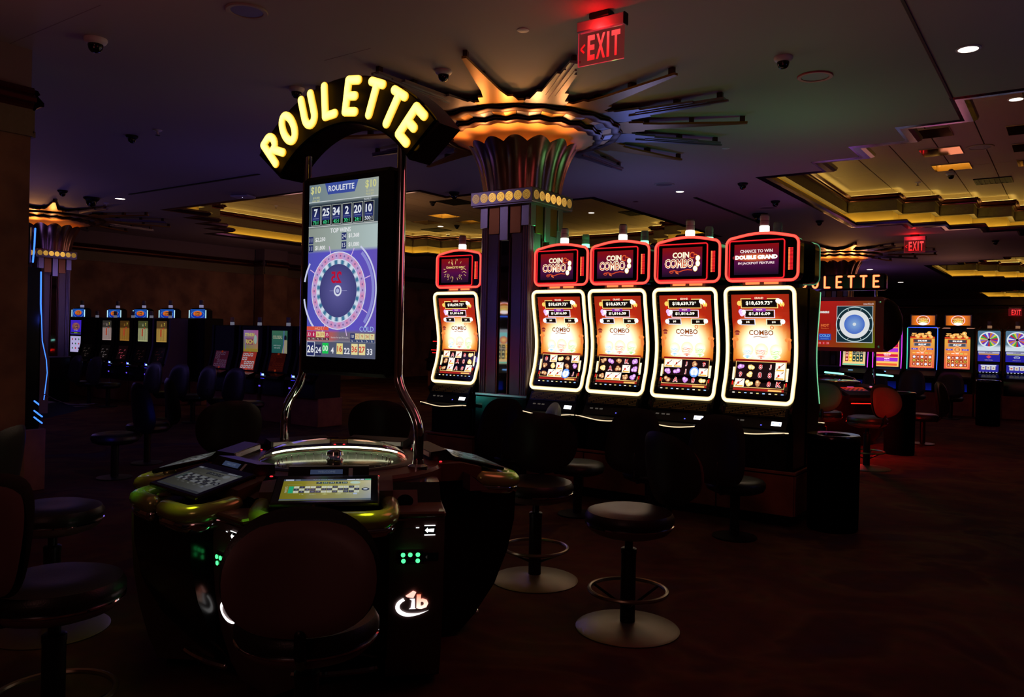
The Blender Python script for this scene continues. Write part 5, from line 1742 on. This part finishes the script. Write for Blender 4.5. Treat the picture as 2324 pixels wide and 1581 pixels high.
def upright_slot(label, x, y, top_art, low_art, group, led=True, h=1.70, dark=False, side=None, base=.46):
    t = thing('slot_machine', label, 'slot machine', (x, y, 0), 0, group)
    MB().box((0, .26, base / 2), (.66, .52, base), .01).build('base', M_CHERRY, t)
    MB().prism([(-.05, base), (-.03, .72), (.02, .82), (.10, 1.16), (.11, h), (.45, h), (.46, base)], 'x', -.27, .27).build('cabinet', M_BLKM, t, angle=30)
    for sx in (-1, 1):
        MB().prism([(-.07, base), (-.06, .74), (.0, .82), (.085, 1.16), (.095, h + .012), (.47, h + .012), (.47, base)], 'x', sx * .27, sx * .325).build('side_cheek', side or M_BLKM, t, angle=30)
    if top_art:
        top_art.build('upper_screen', t, lambda x_, y_, d: (x_, .105 - .006 - d, (h - .26) + y_))
    if low_art:
        low_art.build('lower_screen', t, lambda x_, y_, d: (x_, .06 + (y_ * .235) - .006 - d, 1.0 + y_ * .95))
    MB().prism([(.02, .83), (-.15, .78), (-.17, .74), (0, .73)], 'x', -.30, .30).build('button_deck', M_BLACK, t, angle=30)
    if led:
        b = Art(2.2); b.rect(-.10, 0, .06, .03, (150, 190, 255), 1); b.rect(-.145, .004, .012, .05, (60, 60, 255), 1); b.rect(-.11, -.06, .10, .014, (60, 50, 255), 1, g=.9)
        b.build('blue_button', t, lambda x_, y_, d: (x_ + .02, -.165 - d, .80 + y_))
        c = Art(.8); c.rect(-.33, 0, .05, .025, (110, 80, 255), 1); c.build('ticket_light', t, lambda x_, y_, d: (x_ + .05, -.075 - d, .60 + y_))
    beacon(t, .0, .28, h, (.12, .12, .16), .035, .15)
    return t


GA = 'older slot machines with paytable screens at the far left'
pay = (None, ((226, 196, 190), (70, 66, 60)), ((214, 150, 60), (90, 60, 24)), ((226, 230, 170), (90, 96, 56)), ((246, 196, 96), (110, 80, 40)))
low = (((150, 130, 120), .10), ((200, 180, 180), .16), ((230, 90, 110), .30), ((150, 90, 90), .05), ((150, 70, 70), .05))
for k, x in enumerate((-17.83, -17.07, -16.36, -15.66, -14.98)):
    upright_slot(('paytable slot machine with dark upper screen, leftmost of its row', 'paytable slot machine with white paytable lit', 'paytable slot machine with brown-orange paytable', 'paytable slot machine with pale green-yellow paytable',
                  'paytable slot machine with bright orange paytable, right end of its row')[k], x, 8.95, art_pay(*pay[k]) if pay[k] else None, art_reels(*low[k]), GA, side=M_PURP if k == 4 else None, h=1.72)


def art_video(kind):
    a = Art(.42); W, Hh = .40, .38
    if kind == 'rich':
        a.bg(-W / 2, -Hh / 2, W / 2, Hh / 2, lambda u, v: (150 + 60 * u, 110 + 60 * (1 - v), 90 + 90 * v), 4, 6)
        a.text('STINKIN', -.03, .11, .06, (236, 226, 110), 3, bold=.06, wd=.26); a.rect(-.03, -.01, .2, .10, (150, 40, 110), 2); a.text('RICH', -.03, -.01, .08, (240, 220, 110), 3, bold=.06)
        a.ell(.13, .03, .04, .08, (190, 220, 210), 2, 14); a.rect(0, -.155, .38, .05, (190, 160, 60), 2); a.rect(-.135, -.03, .015, .24, (150, 110, 230), 3)
    else:
        a.bg(-W / 2, -Hh / 2, W / 2, Hh / 2, lambda u, v: (40 + 40 * v, 110 + 30 * v, 110), 3, 4)
        a.text('COLOSSAL', -.05, .08, .06, (190, 200, 170), 3, bold=.05, wd=.24); a.text('ONE TOUCH', -.06, -.06, .022, (220, 240, 236), 3); a.text('ONE GAME', -.06, -.10, .022, (220, 240, 236), 3)
        a.ell(.15, .07, .035, .045, (30, 36, 40), 2, 14); a.poly([(.06, -.19), (.20, -.19), (.20, .03), (.13, .04)], (196, 186, 150), 2); a.rect(.115, 0, .012, .38, (120, 130, 255), 4)
    return a


def art_grid(bgc, fgc, g):
    a = Art(g); a.bg(-.19, -.16, .19, .16, lambda u, v: bgc, 2, 2)
    random.seed(11)
    for i in range(5):
        for j in range(4):
            if random.random() < .72: a.rect(-.14 + i * .07, .11 - j * .072, .054, .055, fgc, 1); a.rect(-.14 + i * .07, .11 - j * .072, .03, .03, bgc, 2)
    a.ell(.0, .145, .03, .02, (230, 80, 40), 3, 10); a.ell(.0, -.145, .03, .02, (230, 80, 40), 3, 10)
    return a


GV = 'video slot machines left of the roulette display'
for k, (x, ta, la, lb) in enumerate(((-12.47, None, art_grid((110, 40, 70), (150, 110, 150), .16), 'video slot machine with dark upper screen and orange candle'),
                                     (-11.69, art_video('rich'), art_grid((190, 60, 50), (220, 220, 230), .42), 'video slot machine with purple and yellow upper screen'),
                                     (-10.92, art_video('big'), art_grid((90, 24, 14), (120, 40, 20), .16), 'video slot machine with teal upper screen showing a figure'),
                                     (-10.15, None, None, 'dark video slot machine half hidden behind the tall roulette display'))):
    upright_slot(lb, x, 8.62, ta, la, GV, h=1.60)
lamp('candle_lamp', (-12.4, 8.75, 1.75), (255, 130, 60), .05, .02)


rs = upright_slot('dark far-off slot machine with thin red light lines, behind the right chrome pole', -15.05, 17.6, None, None, 'dark far-off slot machine', led=False, h=1.62)
ra = Art(1.2)
for z_, w_ in ((.55, .22), (.42, .10), (.30, .34), (.22, .26), (.05, .20), (-.18, .14)):
    ra.rect(-.02 + .08 * (w_ < .12), z_ - .3, w_, .022, (255, 30, 34), 1)
ra.build('red_lines', rs, lambda x_, y_, d: (x_, -.03 - d, 1.05 + y_))['kind'] = 'stuff'


def blue_slot(label, x, y, art, h=1.78):
    t = thing('slot_machine', label, 'slot machine', (x, y, 0), 0, 'blue-topped slot machines in the far left back row')
    MB().box((0, .26, .23), (.62, .52, .46), .01).build('base', M_CHERRY, t)
    MB().box((0, .28, 1.10), (.60, .46, 1.30), .02).build('cabinet', M_BLKM, t)
    a = Art(.8); a.bg(-.25, -.09, .25, .09, lambda u, v: (24, 50 + 30 * v, 170), 3, 3)
    a.ring(0, -.02, .22, .012, (90, 180, 255), 1, 24, sy=.36)
    a.ell(0, 0, .15, .055, (250, 150, 40), 2, 20, (220, 90, 30)); a.text('COPPER', 0, .012, .035, (60, 30, 30), 3, bold=.05); a.text('DROPPER', 0, -.03, .03, (60, 30, 30), 3, bold=.05)
    tp = MB().prism([(-.29, 1.74), (.29, 1.74), (.29, 1.90), (.2, 1.945), (0, 1.96), (-.2, 1.945), (-.29, 1.90)], 'y', .10, .24).build('topper', M_BLKM, t)
    a.build('topper_screen', tp, None, (0, .096, 1.84))
    for sx in (-1, 1):
        mb = MB(); mb.box((sx * .285, .092, 1.83), (.018, .01, .16), 0, tuple(k * 1.0 for k in lin((190, 240, 255)))); mb.build('edge_light', GLOW, tp)
    if art:
        s = Art(.65); s.bg(-.24, .02, .24, .34, lambda u, v: (70, 40, 220), 2, 2); s.ell(0, .20, .18, .09, (240, 160, 40), 1, 18, (120, 60, 120)); s.text('COPPER', 0, .22, .05, (50, 30, 80), 2, bold=.05); s.text('DROPPER', 0, .17, .045, (50, 30, 80), 2, bold=.05)
        s.text('TO WIN', 0, .11, .03, (190, 190, 255), 2); s.rect(0, .055, .44, .04, (40, 60, 20), 1); s.text('$250,000', 0, .055, .03, (200, 240, 60), 2)
        s.bg(-.24, -.38, .24, -.02, lambda u, v: (206, 196, 250), 2, 2)
        for i in range(3):
            for j in range(3): s.ell(-.14 + i * .14, -.09 - j * .10, .03, .022, ((200, 60, 80), (70, 30, 90), (60, 130, 90))[(i + j) % 3], 2, 10)
        s.build('main_screen', t, None, (0, .048, 1.33))
    beacon(t, 0, .18, 1.95, (.2, .18, .3), .04, .17)
    return t


blue_slot('purple-screened slot machine just right of the far left column', -18.50, 9.05, True)
for lb, x in (('blue-topped slot machine behind the white paytable machine', -17.80), ('blue-topped slot machine behind the pale green paytable machine', -16.72), ('blue-topped slot machine behind the bright orange paytable machine', -15.70)):
    blue_slot(lb, x, 9.50, False, 1.70)
sd = blue_slot('dark slot machine standing alone between the paytable row and the video row', -14.60, 9.50, False)

# ------------------------------------------------------------------ blue-edged machine behind the pier
def edge_machine():
    t = thing('slot_machine', 'tall dark slot machine in profile with blue glowing edge, behind the left pier', 'slot machine', (-8.20, 3.10, 0))
    BLU = tuple(k * 2.0 for k in lin((60, 120, 255)))
    MB().box((0, .05, .29), (.62, .95, .58), .01).build('base', M_CHERRY, t)
    MB().prism([(-.30, .58), (.46, .58), (.50, .80), (.52, 1.20), (.47, 1.40), (.455, 1.75), (.45, 2.08), (-.30, 2.10)], 'x', -.30, .30).build('cabinet', M_BLACK, t, angle=30)
    tp = MB().box((0, .115, 2.29), (.58, .53, .36), .02).build('topper', M_BLACK, t)
    mb = MB(); mb.tube([(.305, .50, .85), (.305, .525, 1.10), (.305, .515, 1.22), (.305, .475, 1.40), (.305, .458, 1.75), (.305, .455, 2.04)], .007, 6, col=BLU); mb.build('blue_edge_light', GLOW, t)
    mb = MB(); mb.tube([(.297, .385, 2.13), (.297, .395, 2.28), (.297, .40, 2.44)], .008, 6, col=BLU); mb.build('topper_edge_light', GLOW, tp)
    for z in (.64, .70, .79):
        mb = MB(); mb.tube([(.303, .42, z + .05), (.303, .46, z + .015), (.303, .49, z - .01)], .007, 6, col=BLU); mb.build('blue_fin_light', GLOW, t)
    mb = MB(); mb.prism([(.46, .80), (.62, .82), (.80, .76), (.95, .76), (.80, .72), (.46, .66)], 'x', -.30, .30); mb.build('button_deck', M_BLKM, t, angle=30)
    mb = MB(); mb.tube([(.31, .50, .90), (.31, .60, .84), (.31, .72, .785), (.31, .86, .775), (.31, .97, .78)], .007, 6); mb.build('chrome_edge', M_CHROME, t)
    MB().prism([(.535, .72), (.545, 1.22), (.495, 1.42), (.48, 2.08), (.455, 2.08), (.46, .72)], 'x', .24, .31).build('front_frame', M_SHELL, t)
    return t


edge_machine()
lamp('edge_lamp', (-7.6, 3.95, .55), (40, 60, 255), .6, .05, spec=.3)
lamp('edge_lamp', (-7.55, 3.75, 1.6), (60, 90, 255), .5, .05, spec=.3)
# ------------------------------------------------------------------ ceiling fittings
def dome_cam(label, x, y, z=H, s=1.0, dark=False, group='dome security cameras'):
    t = thing('security_camera', label, 'camera', (x, y, z), 0, group)
    MB().lathe([(.085 * s, 0), (.087 * s, -.012 * s), (.078 * s, -.03 * s), (.06 * s, -.045 * s), (0, -.046 * s)], 28).build('housing', M_BLKM if dark else M_PLAST, t)
    MB().lathe([(.056 * s, -.040 * s), (.056 * s, -.055 * s), (.048 * s, -.085 * s), (.03 * s, -.105 * s), (0, -.112 * s)], 24).build('smoked_dome', M_BLACK, t)
    return t


for lb, x, y, s, dk in (('large white dome camera on the ceiling at upper left', -6.29, 3.20, 1.0, 0), ('white dome camera just left of the yellow arched sign', -5.94, 4.88, .85, 0),
                        ('white dome camera beside the leftmost spike of the near column', -4.45, 5.22, .85, 0), ('white dome camera on the ceiling next to the red-rimmed speaker', -1.93, 6.40, .85, 0),
                        ('small grey dome camera in the dark blue part of the ceiling', -9.09, 5.07, .8, 1), ('small dark dome camera above the far left column', -13.81, 6.53, .9, 1),
                        ('wide dark dome camera right of the far left column top', -14.09, 7.15, 1.5, 1), ('small dome camera left of the big gold coffer', -3.95, 11.3, .85, 1),
                        ('small dome camera below another one near the coffer corner', -4.00, 13.0, .85, 1), ('wide dark dome camera behind the candle of the nearest bright machine', -4.64, 14.21, 1.6, 1),
                        ('small dark dome camera above the far roulette', -3.95, 15.54, .85, 1), ('small dark dome camera left of the medallion band', -8.12, 9.84, 1.0, 1),
                        ('small dark dome camera beyond the coffer at far right', -1.45, 20.2, .85, 1)):
    dome_cam(lb, x, y, H, s, dk)
ZU = H2 + .015
dome_cam('dome camera on the upper ceiling inside the large gold coffer', -1.82, 15.8, ZU, .95)
dome_cam('dome camera under the upper ceiling of the far coffer, between the gold squares', -13.97, 17.08, ZU, .9, True)
dome_cam('tiny dome camera next to the black ceiling vent', -11.95, 13.73, ZU, .9, True)
dome_cam('dome camera over the far zigzag coffer edge left of the column', -15.38, 18.4, ZU, .9)


def downlight(label, x, y, z=H, e=5.0, r=.065):
    t = thing('ceiling_light', label, 'light', (x, y, z), 0, 'small round ceiling downlights')
    MB().lathe([(r * 1.25, 0), (r * 1.25, -.006), (r, -.008), (r, -.001)], 28, cap=False).build('trim_ring', M_PLAST, t)
    MB().lathe([(r, -.003), (0, -.0035)], 24, col=tuple(k * e for k in lin((255, 240, 214)))).build('lens', GLOW, t)
    return t


downlight('bright round downlight at upper right of the ceiling', -.70, 6.94, r=.07)
downlight('bright round downlight on the coffer ceiling at the right frame edge', -.63, 11.38, ZU, r=.075)
downlight('small downlight above the bright slot row, right of the near column', -4.99, 11.47, r=.06)
downlight('small downlight near the far left column top', -13.72, 7.46, r=.08)
downlight('small downlight right of the medallion band, inside the far coffer', -9.58, 16.81, ZU, r=.07)
downlight('small downlight left of the near column, over the zigzag coffer', -14.5, 17.01, ZU, r=.08)
downlight('small downlight above the red lettered sign', -5.26, 26.73, r=.09)
downlight('small downlight right of the red lettered sign', -5.38, 32.85, r=.10)
for x, y in ((-.70, 6.94), (-.63, 11.38)):
    lamp('downlight_lamp', (x, y, H - .03), (255, 232, 196), 5, .05, 'SPOT', 70, (x, y, 0), spec=.2)


def speaker(label, x, y, z, r, ma):
    t = thing('ceiling_speaker', label, 'speaker', (x, y, z), 0)
    MB().lathe([(r, 0), (r, -.006), (r * .97, -.012), (r * .78, -.010), (r * .76, -.004)], 36, cap=False).build('rim', ma, t)
    MB().lathe([(r * .77, -.005), (0, -.0065)], 36).build('grille', M_GREYP, t)
    return t


speaker('large round ceiling speaker at the top of the frame, left of the exit sign', -4.81, 3.50, H, .145, M_CEIL)
sp = speaker('round ceiling speaker with a reddish rim', -1.84, 7.0, H, .145, M_PINK)
speaker('faint round ceiling speaker above the downlight right of the column', -4.96, 10.83, H, .15, M_CEIL)
speaker('faint round ceiling speaker left of the large coffer', -4.32, 13.6, H, .16, M_CEIL)
speaker('round ceiling speaker inside the large gold coffer', -1.22, 13.89, ZU, .19, M_UPC)


def sprinkler(label, x, y, z, ma=None, flat=False):
    t = thing('sprinkler', label, 'sprinkler', (x, y, z), 0)
    if flat:
        MB().lathe([(.045, 0), (.045, -.004), (.03, -.008), (0, -.009)], 20).build('cover_plate', ma or M_PLAST, t)
    else:
        MB().lathe([(.05, 0), (.05, -.006), (.03, -.018), (.012, -.022), (.012, -.05), (0, -.05)], 18).build('escutcheon', ma or M_PLAST, t)
        MB().lathe([(.028, -.056), (.028, -.062), (0, -.062)], 14).build('deflector', M_CHROME, t)
    return t


sprinkler('white sprinkler head in the blue part of the ceiling', -8.57, 5.08, H)
sprinkler('small sprinkler next to the wide dark dome camera', -14.44, 7.6, H)
sprinkler('flat round sprinkler plate between the near spikes and the exit sign', -3.36, 4.83, H, flat=True)
sprinkler('flat round sprinkler plate right of the spikes', -3.40, 9.12, H, flat=True)
sprinkler('small reddish sprinkler plate above the bright slot row', -6.00, 12.0, H, M_SHELL, flat=True)
sprinkler('white sprinkler inside the large gold coffer', -2.43, 16.4, ZU)
sprinkler('white sprinkler inside the far coffer left of the roulette display', -15.7, 12.35, ZU)

t = thing('access_point', 'flat white wireless access point above the left gold coffer', 'access point', (-11.46, 8.34, H), radians(20))
MB().box((0, 0, -.02), (.34, .26, .04), .015).build('shell', M_PLAST, t)
mb = MB(); mb.lathe([(.008, 0), (0, -.003)], 8, c=(0, -.02, -.0405), col=tuple(k * 2 for k in lin((220, 230, 255)))); mb.build('status_light', GLOW, t)


def vent(label, x, y, z, wd, dp):
    t = thing('ceiling_vent', label, 'vent', (x, y, z), 0)
    MB().box((0, 0, -.004), (wd, dp, .008)).build('duct_face', M_DARK, t)
    fr = MB()
    for sx in (-1, 1):
        fr.box((sx * wd / 2, 0, -.008), (.03, dp + .03, .016)); fr.box((0, sx * dp / 2, -.008), (wd + .03, .03, .016))
    fr.build('frame', M_BLKM, t, smooth=False)
    n = 7
    for i in range(n):
        mb = MB(); mb.box((-wd / 2 + (i + .5) * wd / n, 0, -.012), (.045, dp - .02, .006)); mb.build('slat', M_BLKM, t, smooth=False)
    return t


vent('black square ceiling vent left of the medallion band', -11.5, 14.0, ZU, .62, .62)
vent('slotted ceiling vent in the large gold coffer', -1.26, 16.85, ZU, .56, .55)
vent('black ceiling vent in the far coffer, right of the near column', -8.64, 17.3, ZU, .6, .6)
vent('black ceiling vent in the far coffer, left of the near column', -15.11, 17.54, ZU, .6, .6)


def mirror_panel(label, x, y, z, wd, dp, group):
    t = thing('ceiling_mirror', label, 'mirror panel', (x, y, z), 0, group)
    MB().box((0, 0, -.006), (wd, dp, .012), .003).build('frame', M_UPC, t)
    MB().box((0, 0, -.0135), (wd - .02, dp - .02, .004)).build('mirror', M_MIRR, t, smooth=False)
    return t


GM = 'copper mirror panels on the coffer ceilings'
for lb, x, y in (('copper mirror panel in the large coffer, nearest the camera', -1.74, 12.61), ('copper mirror panel in the large coffer, middle of three', -1.74, 13.9), ('copper mirror panel in the large coffer, farthest of three', -1.74, 15.2),
                 ('mirror panel near the right frame edge, nearest the camera', -.54, 13.0), ('mirror panel near the right frame edge, middle one', -.54, 14.2), ('mirror panel near the right frame edge, farthest one', -.54, 15.4)):
    mirror_panel(lb, x, y, ZU, .57, .55, GM)
for lb, x, y in (('gold mirror square in the far coffer left of the column, nearest', -13.1, 15.5), ('gold mirror square in the far coffer, farther left one', -14.3, 16.2), ('gold mirror square in the far coffer, close to the column', -13.2, 16.7), ('gold mirror square in the far coffer, right of the column', -10.9, 16.3)):
    mirror_panel(lb, x, y, ZU, .6, .6, GM)


# ------------------------------------------------------------------ exit signs
def exit_sign(label, x, y, s=1.0, arrow=True, z=H):
    t = thing('exit_sign', label, 'exit sign', (x, y, z), 0)
    W, Hh = .36 * s, .235 * s
    if z == H:
        MB().box((0, 0, -.02), (.16, .08, .04), .006).build('ceiling_mount', M_BLKM, t)
    else:
        MB().box((0, .075, -.075), (.30, .15, .06), .006).build('wall_bracket', M_BLKM, t)
    MB().box((0, 0, -.075), (W + .01, .05, .075), .006).build('housing', M_PLAST, t)
    MB().box((W / 2 + .008, 0, -.078), (.012, .056, .082), .003).build('end_cap', M_BLKM, t)
    MB().box((0, 0, -.112 - Hh / 2), (W, .008, Hh)).build('acrylic_panel', M_ACRY, t, smooth=False)
    e = MB(); c = tuple(k * .55 for k in lin((255, 60, 80)))
    z0, z1 = -.112, -.112 - Hh
    e.box((-W / 2, 0, (z0 + z1) / 2), (.003, .009, Hh), 0, c); e.box((0, 0, z1), (W, .009, .003), 0, c); e.box((0, 0, z0 - .004), (W * .9, .010, .004), 0, c)
    e.build('lit_edge', GLOW, t, smooth=False)
    a = Art(1.15); cz = -.112 - Hh / 2
    for k, ch in enumerate('EXIT'):
        x0 = (-.075, .0, .058, .118)[k] * s
        wd = (.058, .072, .020, .068)[k] * s
        a.text(ch, x0, cz, .175 * s, (255, 30, 34), 2, bold=.035, wd=wd, c2=(255, 74, 74))
    if arrow: a.line([(-.125 * s, cz + .03 * s), (-.158 * s, cz), (-.13 * s, cz - .028 * s)], .014 * s, (230, 20, 24), 2)
    a.build('exit_lettering', t, lambda x_, y_, d: (x_, -.0045 - d, y_))
    return t


exit_sign('red lit exit sign hanging at the top of the frame above the column spikes', -2.72, 4.86)
exit_sign('red lit exit sign hanging above the far roulette, below the gold coffer', -2.76, 18.4, 1.1)
exit_sign('small red exit sign far away at the right frame edge', -2.40, 45.86, 1.5, False, H - .40)
lamp('exit_lamp', (-2.72, 4.80, 3.66), (255, 30, 30), 1.3, .03, spec=.3)
lamp('exit_lamp', (-2.76, 18.3, 3.66), (255, 30, 30), 2.5, .03, spec=.3)
